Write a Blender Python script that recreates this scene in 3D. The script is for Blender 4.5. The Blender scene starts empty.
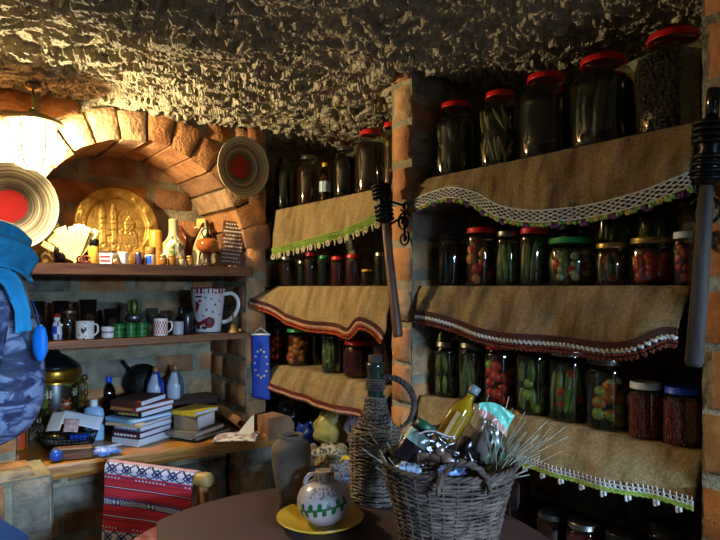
import bpy, math, random
from mathutils import Vector, Matrix, noise
R_ = random.Random(7)
SC = bpy.context.scene
COL = SC.collection
PI = math.pi
H, FP, HY = 1.30, 600.0, 287.0          # eye height, focal length in pixels of the 720x540 frame, horizon row
YAW = math.atan2(-0.6, 0.8)             # the camera looks along (0.6, 0.8)

# ---------- photo rays -> metres ----------
def ray(px):
    r = (px - 360) / FP
    return 0.8*r + 0.6, -0.6*r + 0.8
def atX(px, X):
    a, b = ray(px); t = X / a
    return b*t, t                        # Y, depth
def atY(px, Y):
    a, b = ray(px); t = Y / b
    return a*t, t                        # X, depth
def zat(py, t): return H + (HY - py) / FP * t
def PX(px, py, X):
    Y, t = atX(px, X); return Vector((X, Y, zat(py, t)))
def PY(px, py, Y):
    X, t = atY(px, Y); return Vector((X, Y, zat(py, t)))
def PT(px, py, t):
    a, b = ray(px); return Vector((a*t, b*t, zat(py, t)))
def cam(r, f, z=0.0): return Vector((0.8*r + 0.6*f, -0.6*r + 0.8*f, z))

# ---------- materials ----------
def lin(h):
    h = h.lstrip('#'); c = [int(h[i:i+2], 16)/255 for i in (0, 2, 4)]
    return tuple(x/12.92 if x <= 0.04045 else ((x+0.055)/1.055)**2.4 for x in c) + (1.0,)
MC = {}
def mat(name, hexc, rough=0.6, metal=0.0, var=0.25, scale=18.0, bump=0.0, bscale=None, hex2=None, spec=0.4, coat=0.0):
    if name in MC: return MC[name]
    m = bpy.data.materials.new(name); m.use_nodes = True
    nt = m.node_tree; N = nt.nodes; L = nt.links
    b = N['Principled BSDF']
    b.inputs['Roughness'].default_value = rough; b.inputs['Metallic'].default_value = metal
    b.inputs['Specular IOR Level'].default_value = spec
    b.inputs['Coat Weight'].default_value = coat
    c1 = lin(hexc); c2 = lin(hex2) if hex2 else tuple(x*(1-var) for x in c1[:3]) + (1,)
    tc = N.new('ShaderNodeTexCoord'); nz = N.new('ShaderNodeTexNoise')
    nz.inputs['Scale'].default_value = scale; nz.inputs['Detail'].default_value = 5
    L.new(tc.outputs['Object'], nz.inputs['Vector'])
    cr = N.new('ShaderNodeValToRGB'); cr.color_ramp.elements[0].position = 0.35; cr.color_ramp.elements[1].position = 0.65
    cr.color_ramp.elements[0].color = c2; cr.color_ramp.elements[1].color = c1
    L.new(nz.outputs['Fac'], cr.inputs['Fac']); L.new(cr.outputs['Color'], b.inputs['Base Color'])
    if bump:
        n2 = N.new('ShaderNodeTexNoise'); n2.inputs['Scale'].default_value = bscale or scale*3; n2.inputs['Detail'].default_value = 6
        L.new(tc.outputs['Object'], n2.inputs['Vector'])
        bp = N.new('ShaderNodeBump'); bp.inputs['Strength'].default_value = bump; bp.inputs['Distance'].default_value = 0.01
        L.new(n2.outputs['Fac'], bp.inputs['Height']); L.new(bp.outputs['Normal'], b.inputs['Normal'])
    MC[name] = m; return m
def glass(name, tint='#d4ddd2', gloss=0.08, rough=0.035, fr=0.6):
    if name in MC: return MC[name]
    m = bpy.data.materials.new(name); m.use_nodes = True
    nt = m.node_tree; N = nt.nodes; L = nt.links
    N.remove(N['Principled BSDF'])
    tr = N.new('ShaderNodeBsdfTransparent'); tr.inputs['Color'].default_value = lin(tint)
    gl = N.new('ShaderNodeBsdfGlossy'); gl.inputs['Roughness'].default_value = rough; gl.inputs['Color'].default_value = (1, 1, 1, 1)
    lw = N.new('ShaderNodeLayerWeight'); lw.inputs['Blend'].default_value = 0.25
    mp = N.new('ShaderNodeMapRange'); mp.inputs['To Min'].default_value = gloss; mp.inputs['To Max'].default_value = fr
    L.new(lw.outputs['Facing'], mp.inputs['Value'])
    pw = N.new('ShaderNodeMath'); pw.operation = 'POWER'; pw.inputs[1].default_value = 2.0
    L.new(lw.outputs['Facing'], pw.inputs[0]); L.new(pw.outputs[0], mp.inputs['Value'])
    mx = N.new('ShaderNodeMixShader')
    L.new(mp.outputs[0], mx.inputs['Fac']); L.new(tr.outputs[0], mx.inputs[1]); L.new(gl.outputs[0], mx.inputs[2])
    L.new(mx.outputs[0], N['Material Output'].inputs['Surface'])
    MC[name] = m; return m
def weave(name, hexc, hex2, sc=640.0, patch=9.0):
    if name in MC: return MC[name]
    m = bpy.data.materials.new(name); m.use_nodes = True
    nt = m.node_tree; N = nt.nodes; L = nt.links
    b = N['Principled BSDF']; b.inputs['Roughness'].default_value = 0.95; b.inputs['Specular IOR Level'].default_value = 0.1
    tc = N.new('ShaderNodeTexCoord')
    nz = N.new('ShaderNodeTexNoise'); nz.inputs['Scale'].default_value = patch; nz.inputs['Detail'].default_value = 6
    mpg = N.new('ShaderNodeMapping'); mpg.inputs['Scale'].default_value = (1, 3.0, 0.8)
    L.new(tc.outputs['Object'], mpg.inputs['Vector']); L.new(mpg.outputs['Vector'], nz.inputs['Vector'])
    cr = N.new('ShaderNodeValToRGB'); cr.color_ramp.elements[0].position = 0.32; cr.color_ramp.elements[1].position = 0.62
    cr.color_ramp.elements[0].color = lin(hex2); cr.color_ramp.elements[1].color = lin(hexc)
    L.new(nz.outputs['Fac'], cr.inputs['Fac'])
    w1 = N.new('ShaderNodeTexWave'); w1.bands_direction = 'Y'; w1.inputs['Scale'].default_value = sc/6.28; w1.inputs['Distortion'].default_value = 2; w1.inputs['Detail Scale'].default_value = 1.2
    w2 = N.new('ShaderNodeTexWave'); w2.bands_direction = 'Z'; w2.inputs['Scale'].default_value = sc/6.28; w2.inputs['Distortion'].default_value = 2; w2.inputs['Detail Scale'].default_value = 1.2
    for w in (w1, w2): L.new(tc.outputs['Object'], w.inputs['Vector'])
    mu = N.new('ShaderNodeMath'); mu.operation = 'ADD'; L.new(w1.outputs['Fac'], mu.inputs[0]); L.new(w2.outputs['Fac'], mu.inputs[1])
    mr = N.new('ShaderNodeMapRange'); mr.inputs['From Max'].default_value = 2; mr.inputs['To Min'].default_value = 0.75; mr.inputs['To Max'].default_value = 1.1
    L.new(mu.outputs[0], mr.inputs['Value'])
    ml = N.new('ShaderNodeMix'); ml.data_type = 'RGBA'; ml.blend_type = 'MULTIPLY'; ml.inputs['Factor'].default_value = 1
    nf = N.new('ShaderNodeTexNoise'); nf.inputs['Scale'].default_value = 160; nf.inputs['Detail'].default_value = 3; L.new(tc.outputs['Object'], nf.inputs['Vector'])
    mf = N.new('ShaderNodeMapRange'); mf.inputs['From Min'].default_value = .3; mf.inputs['From Max'].default_value = .7; mf.inputs['To Min'].default_value = .70; mf.inputs['To Max'].default_value = 1.2; L.new(nf.outputs['Fac'], mf.inputs['Value'])
    m3 = N.new('ShaderNodeMath'); m3.operation = 'MULTIPLY'; L.new(mr.outputs[0], m3.inputs[0]); L.new(mf.outputs[0], m3.inputs[1])
    L.new(cr.outputs['Color'], ml.inputs['A']); L.new(m3.outputs[0], ml.inputs['B'])
    L.new(ml.outputs['Result'], b.inputs['Base Color'])
    bp = N.new('ShaderNodeBump'); bp.inputs['Strength'].default_value = 0.5; bp.inputs['Distance'].default_value = 0.003
    L.new(mu.outputs[0], bp.inputs['Height']); L.new(bp.outputs['Normal'], b.inputs['Normal'])
    MC[name] = m; return m
def wood(name, hexc, hex2, sc=6.0, rough=0.5, stretch=(1, 14, 14), coat=0.0):
    if name in MC: return MC[name]
    m = bpy.data.materials.new(name); m.use_nodes = True
    nt = m.node_tree; N = nt.nodes; L = nt.links
    b = N['Principled BSDF']; b.inputs['Roughness'].default_value = rough; b.inputs['Coat Weight'].default_value = coat
    b.inputs['Specular IOR Level'].default_value = 0.35
    tc = N.new('ShaderNodeTexCoord'); mp = N.new('ShaderNodeMapping'); mp.inputs['Scale'].default_value = stretch
    L.new(tc.outputs['Object'], mp.inputs['Vector'])
    nz = N.new('ShaderNodeTexNoise'); nz.inputs['Scale'].default_value = sc; nz.inputs['Detail'].default_value = 6; nz.inputs['Distortion'].default_value = 0.6
    L.new(mp.outputs['Vector'], nz.inputs['Vector'])
    cr = N.new('ShaderNodeValToRGB'); cr.color_ramp.elements[0].position = 0.35; cr.color_ramp.elements[1].position = 0.65
    cr.color_ramp.elements[0].color = lin(hex2); cr.color_ramp.elements[1].color = lin(hexc)
    L.new(nz.outputs['Fac'], cr.inputs['Fac']); L.new(cr.outputs['Color'], b.inputs['Base Color'])
    bp = N.new('ShaderNodeBump'); bp.inputs['Strength'].default_value = 0.25; bp.inputs['Distance'].default_value = 0.004
    L.new(nz.outputs['Fac'], bp.inputs['Height']); L.new(bp.outputs['Normal'], b.inputs['Normal'])
    MC[name] = m; return m
def emis(name, col, strength, through=0.0):
    m = bpy.data.materials.new(name); m.use_nodes = True
    nt = m.node_tree; N = nt.nodes; L = nt.links
    N.remove(N['Principled BSDF'])
    e = N.new('ShaderNodeEmission'); e.inputs['Color'].default_value = col; e.inputs['Strength'].default_value = strength
    if through:
        t = N.new('ShaderNodeBsdfTransparent'); x = N.new('ShaderNodeMixShader'); x.inputs['Fac'].default_value = through
        L.new(e.outputs[0], x.inputs[1]); L.new(t.outputs[0], x.inputs[2]); L.new(x.outputs[0], N['Material Output'].inputs['Surface'])
    else: L.new(e.outputs[0], N['Material Output'].inputs['Surface'])
    return m

# ---------- mesh builder ----------
class MB:
    def __init__(s): s.v = []; s.f = []; s.m = []; s.sm = []
    def add(s, vs, fs, mi=0, smooth=True):
        b = len(s.v); s.v.extend([tuple(v) for v in vs])
        for k, f in enumerate(fs):
            s.f.append(tuple(b+i for i in f)); s.m.append(mi[k] if isinstance(mi, list) else mi); s.sm.append(smooth)
        return s
    def box(s, c, d, mi=0, rot=0.0, bev=0.0, M=None):
        # box with softened edges (two-step chamfer)
        hx, hy, hz = d[0]/2, d[1]/2, d[2]/2
        bv = min(bev, hx*0.9, hy*0.9, hz*0.9)
        T = Matrix.Translation(Vector(c)) @ (M if M is not None else Matrix.Rotation(rot, 4, 'Z'))
        if bv <= 0:
            vs = [T @ Vector((x*hx, y*hy, z*hz)) for x in (-1, 1) for y in (-1, 1) for z in (-1, 1)]
            fs = [(0,1,3,2),(4,6,7,5),(0,4,5,1),(2,3,7,6),(0,2,6,4),(1,5,7,3)]
            return s.add(vs, fs, mi, False)
        vs = []; idx = {}
        for x in (-1, 1):
            for y in (-1, 1):
                for z in (-1, 1):
                    for a in range(3):
                        p = [x*(hx-bv), y*(hy-bv), z*(hz-bv)]
                        p[a] = (x*hx, y*hy, z*hz)[a]
                        idx[(x,y,z,a)] = len(vs); vs.append(T @ Vector(p))
        fs = []
        for a in range(3):
            b_, c_ = [(1,2),(2,0),(0,1)][a]
            for sg in (-1, 1):
                q = []
                for (u, w) in ((-1,-1),(1,-1),(1,1),(-1,1)):
                    k = [0,0,0]; k[a] = sg; k[b_] = u; k[c_] = w
                    q.append(idx[tuple(k)+(a,)])
                fs.append(tuple(q) if sg > 0 else tuple(reversed(q)))
        for a in range(3):
            b_, c_ = [(1,2),(2,0),(0,1)][a]
            for u in (-1, 1):
                for w in (-1, 1):
                    k0 = [0,0,0]; k1 = [0,0,0]
                    k0[a] = -1; k1[a] = 1; k0[b_] = k1[b_] = u; k0[c_] = k1[c_] = w
                    q = [idx[tuple(k0)+(b_,)], idx[tuple(k1)+(b_,)], idx[tuple(k1)+(c_,)], idx[tuple(k0)+(c_,)]]
                    fs.append(tuple(q) if u*w > 0 else tuple(reversed(q)))
        for x in (-1, 1):
            for y in (-1, 1):
                for z in (-1, 1):
                    q = [idx[(x,y,z,a)] for a in range(3)]
                    fs.append(tuple(q) if x*y*z > 0 else tuple(reversed(q)))
        return s.add(vs, fs, mi, False)
    def lathe(s, prof, n=32, c=(0,0,0), mi=0, M=None, fn=None, wob=None):
        c = Vector(c); vs = []; rings = []
        for (r, z) in prof:
            if r < 1e-6: rings.append([len(vs)]); vs.append(Vector((0, 0, z)))
            else:
                ids = []
                for k in range(n):
                    a = 2*PI*k/n; rr = r*(1 + (wob(a, z) if wob else 0))
                    ids.append(len(vs)); vs.append(Vector((rr*math.cos(a), rr*math.sin(a), z)))
                rings.append(ids)
        fs = []; ms = []
        for i in range(len(rings)-1):
            A, B = rings[i], rings[i+1]
            if len(A) == 1 and len(B) == 1: continue
            for k in range(n):
                k2 = (k+1) % n
                if len(A) == 1: f = (A[0], B[k2], B[k])
                elif len(B) == 1: f = (A[k], A[k2], B[0])
                else: f = (A[k], A[k2], B[k2], B[k])
                fs.append(f)
                ms.append(fn(2*PI*(k+.5)/n, (prof[i][1]+prof[i+1][1])/2, (prof[i][0]+prof[i+1][0])/2) if fn else mi)
        vs = [(M @ v if M is not None else v) + c for v in vs]
        return s.add(vs, fs, ms)
    def tube(s, pts, rad, n=6, mi=0, closed=False, cap=True):
        pts = [Vector(p) for p in pts]; m = len(pts)
        if m < 2: return s
        rs = rad if isinstance(rad, (list, tuple)) else [rad]*m
        vs = []; up = None
        for i in range(m):
            if closed: d = pts[(i+1) % m] - pts[i-1]
            else: d = pts[min(i+1, m-1)] - pts[max(i-1, 0)]
            if d.length < 1e-9: d = Vector((0, 0, 1))
            d.normalize()
            if up is None:
                up = Vector((0, 0, 1)) if abs(d.z) < 0.9 else Vector((1, 0, 0))
            u = up - d*up.dot(d)
            if u.length < 1e-5: u = d.orthogonal()
            u.normalize(); up = u; w = d.cross(u)
            for k in range(n):
                a = 2*PI*k/n
                vs.append(pts[i] + (u*math.cos(a) + w*math.sin(a))*rs[i])
        fs = []
        for i in range(m if closed else m-1):
            j = (i+1) % m
            for k in range(n):
                k2 = (k+1) % n
                fs.append((i*n+k, i*n+k2, j*n+k2, j*n+k))
        if cap and not closed:
            fs.append(tuple(reversed(range(n)))); fs.append(tuple((m-1)*n+k for k in range(n)))
        return s.add(vs, fs, mi)
    def ball(s, c, r, mi=0, n=8, M=None, nz=0.0, sc=3.0, seed=0.0):
        c = Vector(c); r = (r, r, r) if not isinstance(r, (tuple, list)) else r
        vs = [Vector((0, 0, -1))]
        rows = max(3, n//2)
        for i in range(1, rows):
            ph = -PI/2 + PI*i/rows
            for k in range(n):
                a = 2*PI*k/n
                vs.append(Vector((math.cos(ph)*math.cos(a), math.cos(ph)*math.sin(a), math.sin(ph))))
        vs.append(Vector((0, 0, 1))); fs = []
        for k in range(n): fs.append((0, 1+(k+1) % n, 1+k))
        for i in range(rows-2):
            for k in range(n):
                a = 1+i*n+k; b = 1+i*n+(k+1) % n
                fs.append((a, b, b+n, a+n))
        t = len(vs)-1; o = 1+(rows-2)*n
        for k in range(n): fs.append((o+k, o+(k+1) % n, t))
        out = []
        for v in vs:
            q = 1 + (nz*noise.noise(v*sc + Vector((seed, seed*1.7, seed*.3))) if nz else 0)
            p = Vector((v.x*r[0]*q, v.y*r[1]*q, v.z*r[2]*q))
            out.append((M @ p if M is not None else p) + c)
        return s.add(out, fs, mi)
    def grid(s, fn, nu, nv, mf=None, smooth=True):
        vs = [fn(i/nu, j/nv) for j in range(nv+1) for i in range(nu+1)]
        fs = []; ms = []
        for j in range(nv):
            for i in range(nu):
                a = j*(nu+1)+i
                fs.append((a, a+1, a+nu+2, a+nu+1)); ms.append(mf((i+.5)/nu, (j+.5)/nv) if mf else 0)
        return s.add(vs, fs, ms, smooth)
    def poly(s, pts, mi=0, ext=None):
        n = len(pts); pts = [Vector(p) for p in pts]
        if ext is None: return s.add(pts, [tuple(range(n))], mi, False)
        e = Vector(ext)
        return s.add(pts + [p+e for p in pts], [tuple(range(n)), tuple(reversed(range(n, 2*n)))] + [(i, i+n, (i+1) % n+n, (i+1) % n) for i in range(n)], mi, False)
    def build(s, name, mats, parent=None, loc=None, rz=0.0):
        me = bpy.data.meshes.new(name); me.from_pydata(s.v, [], s.f)
        for m in (mats if isinstance(mats, (list, tuple)) else [mats]): me.materials.append(m)
        me.polygons.foreach_set('material_index', s.m); me.polygons.foreach_set('use_smooth', s.sm)
        me.update()
        o = bpy.data.objects.new(name, me); COL.objects.link(o)
        if parent is not None: o.parent = parent
        if loc is not None: o.location = loc
        if rz: o.rotation_euler = (0, 0, rz)
        return o

def thing(name, label, cat, loc=(0, 0, 0), rz=0.0, group=None):
    o = bpy.data.objects.new(name, None); COL.objects.link(o)
    o.empty_display_size = 0.02
    o.location = loc; o.rotation_euler = (0, 0, rz)
    o['label'] = label; o['category'] = cat
    if group: o['group'] = group
    return o
def tag(o, label, cat, group=None, kind=None):
    o['label'] = label; o['category'] = cat
    if group: o['group'] = group
    if kind: o['kind'] = kind
    return o
def struct(o): o['kind'] = 'structure'; return o
def lerp_poly(pts, s):
    # pts evenly walked by chord length
    L = [0]
    for a, b in zip(pts, pts[1:]): L.append(L[-1] + (Vector(b)-Vector(a)).length)
    d = s*L[-1]
    for i in range(len(pts)-1):
        if d <= L[i+1] or i == len(pts)-2:
            k = (d-L[i]) / max(L[i+1]-L[i], 1e-9)
            # Catmull-Rom
            p0 = Vector(pts[max(i-1, 0)]); p1 = Vector(pts[i]); p2 = Vector(pts[i+1]); p3 = Vector(pts[min(i+2, len(pts)-1)])
            return 0.5*((2*p1) + (p2-p0)*k + (2*p0-5*p1+4*p2-p3)*k*k + (3*p1-p0-3*p2+p3)*k**3)
def nz3(x, y, z): return noise.noise(Vector((x, y, z)))

# ---------- shared materials ----------
BR = [mat('brick_orange', '#bf8550', .9, var=.3, scale=14, bump=.6, bscale=90, hex2='#976036'),
      mat('brick_brown', '#a2744c', .9, scale=14, bump=.6, bscale=90, hex2='#785236'),
      mat('brick_tan', '#b99468', .9, scale=25, bump=.6, bscale=80, hex2='#94704c'),
      mat('brick_grey', '#88806f', .95, scale=20, bump=.7, bscale=70, hex2='#5f574a'),
      mat('mortar', '#9c9274', .95, scale=14, bump=.9, bscale=110, hex2='#736a54')]
PLASTER = mat('ceiling_plaster', '#a89c80', .95, scale=40, bump=.8, bscale=160, hex2='#857a60')
BURLAP = weave('burlap', '#a38a5e', '#7c6542')
BURLAP2 = weave('burlap_mottled', '#947b54', '#5c4b31', patch=10)
GLASS = glass('jar_glass')
GLASSG = glass('green_glass', '#8fb59a')
GLASSD = glass('dark_glass', '#3c2a22', gloss=.05)
METAL = mat('dull_metal', '#8e8a80', .35, 1.0, scale=40)
BRASS = mat('brass', '#b8924a', .48, .7, scale=30, bump=.1, hex2='#94702e')
GOLDLID = mat('gold_lid', '#b99a55', .35, .8)
IRON = mat('black_iron', '#15130f', .45, .6, bump=.3, bscale=60)
REDLID = mat('red_lid', '#c8160e', .4, var=.1)
WHITELID = mat('white_lid', '#c9ccd2', .45, var=.08)
BLUELID = mat('blue_lid', '#1546c8', .4, var=.1)
GREENLID = mat('green_lid', '#1f7a34', .4, var=.1)
YELLOWLID = mat('yellow_lid', '#d9ae1a', .4, var=.1)
DARKLID = mat('dark_lid', '#2c2a24', .35, .7)
WOOD = wood('oak_shelf', '#7a4f28', '#543316')
DESKW = wood('desk_wood', '#b8802f', '#8a571c', rough=.4, coat=.3)
DARKW = wood('dark_wood', '#4a2c18', '#2c180c', rough=.5)
TABLEW = wood('table_wood', '#a8551c', '#7a3810', rough=.35, coat=.3)
WHITE = mat('white_ceramic', '#dcdcd6', .25, var=.05, spec=.5)
CREAM = mat('cream', '#d8c690', .7, var=.12)
BLACK = mat('black_plastic', '#0d0d0f', .3, var=.1)
RED = mat('red_paint', '#a31418', .4, var=.15)
BLUE = mat('blue_paint', '#1a4fc0', .4, var=.15)
GREEN = mat('green_glaze', '#1f6a2e', .25, var=.3, scale=60)
YELLOW = mat('yellow_paint', '#d8b522', .45, var=.1)
PAPER = mat('paper', '#d6d8dc', .85, var=.06)
# =====================================================  THE SETTING
CEIL = 1.93
def bricks(mb, O, U, V, N, w, h, bw=.20, bh=.07, mo=.014, dep=.012, weights=(4, 3, 3, 1), test=None, seed=1, off=.5, mort=True):
    rr = random.Random(seed); O, U, V, N = Vector(O), Vector(U), Vector(V), Vector(N)
    if mort:
        nu, nv = max(2, int(w/.03)), max(2, int(h/.03))
        def g(a, b):
            p = O + U*(a*w) + V*(b*h)
            return p + N*(.004*noise.noise(p*30) + .003*noise.noise(p*70))
        if test is None: mb.grid(g, nu, nv, lambda a, b: 4)
    rows = int(h/(bh+mo)) + 1
    for j in range(rows):
        v0 = j*(bh+mo) + mo*.5
        hh = bh*rr.uniform(.9, 1.05)
        if v0 + hh > h: hh = h - v0 - .002
        if hh < .02: continue
        u = -(bw*off if j % 2 else 0) + rr.uniform(-.02, .02)
        while u < w:
            L = bw*rr.uniform(.8, 1.15)
            u0, u1 = max(u, .002), min(u+L, w-.002)
            u += L + mo
            if u1 - u0 < .03: continue
            if test and not test(u0, u1, v0, v0+hh): continue
            d = dep*rr.uniform(.5, 1.4); s = rr.uniform(0, 90)
            nu, nv = max(3, int((u1-u0)/.025)), 4
            tilt = rr.uniform(-.03, .03)
            def g(a, b):
                ea = min(a, 1-a)*nu; eb = min(b, 1-b)*nv
                q = 1.0 if (ea > .5 and eb > .5) else .7
                aa = a; bb = b
                p = O + U*(u0 + (u1-u0)*aa + .004*noise.noise(Vector((a*3+s, b*2, 1)))) + V*(v0 + hh*bb + tilt*(u1-u0)*(a-.5) + .004*noise.noise(Vector((a*4, b*2+s, 7))))
                return p + N*(d*q + .004*noise.noise(p*45 + Vector((s, 0, 0))))
            # ring of edge cells narrowed by remapping
            def rm(a, n):
                k = round(a*n)
                if k == 0: return 0
                if k == 1: return .25/n
                if k == n-1: return 1-.25/n
                return a
            mi = rr.choices((0, 1, 2, 3), weights)[0]
            mb.grid(lambda a, b: g(rm(a, nu), rm(b, nv)) if 0 < round(a*nu) < nu and 0 < round(b*nv) < nv else
                    O + U*(u0 + (u1-u0)*a) + V*(v0 + hh*b + tilt*(u1-u0)*(a-.5)) - N*.006, nu, nv, lambda a, b: mi)
    return mb

ZD_ = .735
# floor
mb = MB(); mb.box((.1, .3, -.05), (3.4, 5.0, .1))
struct(mb.build('floor', mat('floor_clay', '#5a4636', .8, scale=6, bump=.4, hex2='#3e3026')))
# ceiling : rough thrown plaster, real relief
def build_ceiling():
    x0, x1, y0, y1, st = -.62, 1.64, .05, 2.56, .0052
    nx, ny = int((x1-x0)/st), int((y1-y0)/st)
    vs = []; fbm = noise.fractal
    for j in range(ny+1):
        for i in range(nx+1):
            x = x0 + (x1-x0)*i/nx; y = y0 + (y1-y0)*j/ny
            wv = noise.noise_vector(Vector((x*15, y*15, 3)))
            a = x*.80 - y*.6; b = x*.6 + y*.8
            p = Vector((a*20 + wv.x*2.2, b*33 + wv.y*2.2, .5))
            n1 = noise.noise(p)
            n2 = noise.noise(Vector((x*62, y*62, 4)) + wv*1.5)
            k = n1*.75 + n2*.45
            lump = max(0.0, min(1.0, (k+.14)*2.8)); lump = lump*lump*(3-2*lump)
            big = noise.noise(Vector((x*3.2, y*3.2, 9)))
            hgt = .027*lump*(.8+.5*big) + .006*abs(noise.noise(Vector((x*110, y*110, 2)))) + .014*big
            vs.append((x, y, CEIL + .012 - hgt))
    fs = []
    for j in range(ny):
        for i in range(nx):
            a = j*(nx+1)+i; fs.append((a, a+nx+1, a+nx+2, a+1))
    mb = MB(); mb.v = vs; mb.f = fs; mb.m = [0]*len(fs); mb.sm = [False]*len(fs)
    # plain slab above and out to the room's edges
    mb.box((.1, .3, CEIL+.10), (3.4, 5.0, .12))
    return mb.build('ceiling', PLASTER)
struct(build_ceiling())

# room walls behind and beside the camera; the doorway in the rear wall lets daylight in
PLW = mat('wall_plaster', '#77705f', .95, scale=8, bump=.5, hex2='#5d5648')
mb = MB(); mb.box((-1.45, .3, 1.0), (.1, 5.0, 2.0)); struct(mb.build('wall_left', PLW))
DX0, DX1, DZ = -.12, 1.08, 1.575
mb = MB()
mb.box((-.675+DX0/2-.025, -1.85, 1.0), (DX0+1.4-.0, .2, 2.0)); mb.box(((DX1+1.75)/2, -1.85, 1.0), (1.75-DX1, .2, 2.0))
mb.box(((DX0+DX1)/2, -1.85, (DZ+2)/2), (DX1-DX0, .2, 2-DZ)); struct(mb.build('wall_rear', PLW))
mb = MB(); mb.box((1.7, .3, 1.0), (.1, 5.0, 2.0)); struct(mb.build('wall_outer', PLW))
mb = MB(); mb.box((.1, 2.65, 1.0), (3.2, .1, 2.0)); struct(mb.build('wall_back_outer', PLW))

# ---- niche with a brick arch
YF, YB = 2.18, 2.52
AX, AZ, AR = .668, 1.42, .40
# niche back wall
mb = MB(); bricks(mb, (-.25, YB, 0), (1, 0, 0), (0, 0, 1), (0, -1, 0), 1.40, 1.93, bw=.19, bh=.085, mo=.030, weights=(3, 1, 4, 3), seed=5)
struct(mb.build('wall_back', BR))
# right jamb of the niche (faces left) and the corner pier's front
JX, PXR = AX+AR, 1.155
mb = MB()
bricks(mb, (JX, YB, 0), (0, -1, 0), (0, 0, 1), (-1, 0, 0), YB-YF, AZ+.02, bw=.22, bh=.085, mo=.016, weights=(3, 3, 2, 2), seed=8, dep=.01)
bricks(mb, (JX, YF, 0), (1, 0, 0), (0, 0, 1), (0, -1, 0), PXR-JX, CEIL+.01, bw=.2, bh=.105, mo=.018, weights=(5, 2, 3, 1), seed=3, dep=.014)
mb.grid(lambda a, b: (PXR+.002*nz3(a*9, b*30, 2), YF + a*.14, b*CEIL), 6, 60, lambda a, b: 4)
struct(mb.build('wall_corner_pier', BR))
# arch: voussoirs, soffit, spandrels
mb = MB(); rr = random.Random(11)
n = 15; a0, a1 = math.radians(4), math.radians(186)
for k in range(n):
    s0 = a0 + (a1-a0)*k/n + .012; s1 = a0 + (a1-a0)*(k+1)/n - .012
    ri, ro = AR + rr.uniform(-.004, .006), AR + rr.uniform(.10, .118)
    y0, y1 = YF - rr.uniform(.008, .018), YB + .02
    tw = rr.uniform(-.02, .02); mi = rr.choices((0, 1, 2), (5, 2, 3))[0]
    sd = rr.uniform(0, 50)
    def corner(a, r, y): 
        v = Vector((AX + r*math.cos(a), y, AZ + r*math.sin(a))); return v + .004*noise.noise_vector(v*22+Vector((sd, 0, 0)))
    NU, NV = 5, 6
    def face(a, b):
        e = (a in (0, 1)) or (b in (0, 1))
        return corner(s0 + (s1-s0)*a + tw*(b-.5), ri + (ro-ri)*b, y0 + (.005 if e else 0))
    mb.grid(face, NU, NV, lambda a, b, m=mi: m)
    mb.grid(lambda a, b: corner(s0 + (s1-s0)*a - tw*.5, ri, y1 + (y0+.008-y1)*b), NU, 6, lambda a, b, m=mi: m)
    mb.grid(lambda a, b: corner(s0, ri + (ro-ri)*b, y0+.008+(y1-y0)*a), 2, NV, lambda a, b, m=mi: m)
    mb.grid(lambda a, b: corner(s1, ri + (ro-ri)*b, y0+.008+(y1-y0)*a), 2, NV, lambda a, b, m=mi: m)
# mortar ring behind the voussoirs, soffit to the back wall
mb.grid(lambda a, b: (AX + (AR+.012+.1*b)*math.cos(a0+(a1-a0)*a), YF + .008, AZ + (AR+.012+.1*b)*math.sin(a0+(a1-a0)*a)), 60, 3, lambda a, b: 4)
mb.grid(lambda a, b: (AX + (AR+.012)*math.cos(a0+(a1-a0)*a)*1.0, YF + .008 + (YB-YF)*b, AZ + (AR+.012+.004*nz3(a*30, b*8, 1))*math.sin(a0+(a1-a0)*a)), 60, 12, lambda a, b: 4)
def spandrel(a, b):
    x = AX - .80 + (PXR-AX+.80)*a
    d = abs(x-AX); zb = AZ + math.sqrt(max((AR+.06)**2 - d*d, 0)) if d < AR+.06 else AZ - .1
    return (x, YF + .006 + .004*nz3(x*25, b*10, 3), zb + (CEIL+.03-zb)*b)
mb.grid(spandrel, 60, 10, lambda a, b: 4)
bricks(mb, (AX-.8, YF+.006, 1.37), (1, 0, 0), (0, 0, 1), (0, -1, 0), PXR-AX+.8, CEIL-1.37, bw=.12, bh=.08, mo=.016, weights=(5, 2, 3, 1), seed=21,
       test=lambda u0, u1, v0, v1: min(math.hypot(AX-.8+u-AX, v) for u in (u0, u1) for v in (v0, v1)) > AR+.10 and u0 < 1.30)
struct(mb.build('wall_arch', BR))
# left pier of the niche, full height, and its short brick stub carrying the desk
mb = MB()
bricks(mb, (-.25, YF, 0), (1, 0, 0), (0, 0, 1), (0, -1, 0), .25+AX-AR, AZ+.02, bw=.2, bh=.08, mo=.016, seed=31)
bricks(mb, (AX-AR, YF, 0), (0, 1, 0), (0, 0, 1), (1, 0, 0), YB-YF, AZ+.02, bw=.2, bh=.08, mo=.016, seed=32)
struct(mb.build('wall_niche_pier', BR))
mb = MB()
sx0, sx1, sy0, sy1, sz = .10, .335, 1.97, 2.16, .745
bricks(mb, (sx0, sy0, 0), (1, 0, 0), (0, 0, 1), (0, -1, 0), sx1-sx0, sz, bw=.11, bh=.27, mo=.014, weights=(0, 5, 0, 2), seed=4, off=0)  # stub bricks only brown and grey: missing lamp light put into their colour
bricks(mb, (sx1, sy0, 0), (0, 1, 0), (0, 0, 1), (1, 0, 0), sy1-sy0, sz, bw=.2, bh=.27, mo=.014, weights=(0, 5, 0, 2), seed=6, off=0)
bricks(mb, (sx0, sy0, sz), (1, 0, 0), (0, 1, 0), (0, 0, 1), sx1-sx0, sy1-sy0, bw=.24, bh=.1, mo=.01, weights=(0, 5, 0, 1), seed=9, off=0)
struct(mb.build('wall_desk_stub', BR))
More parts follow.
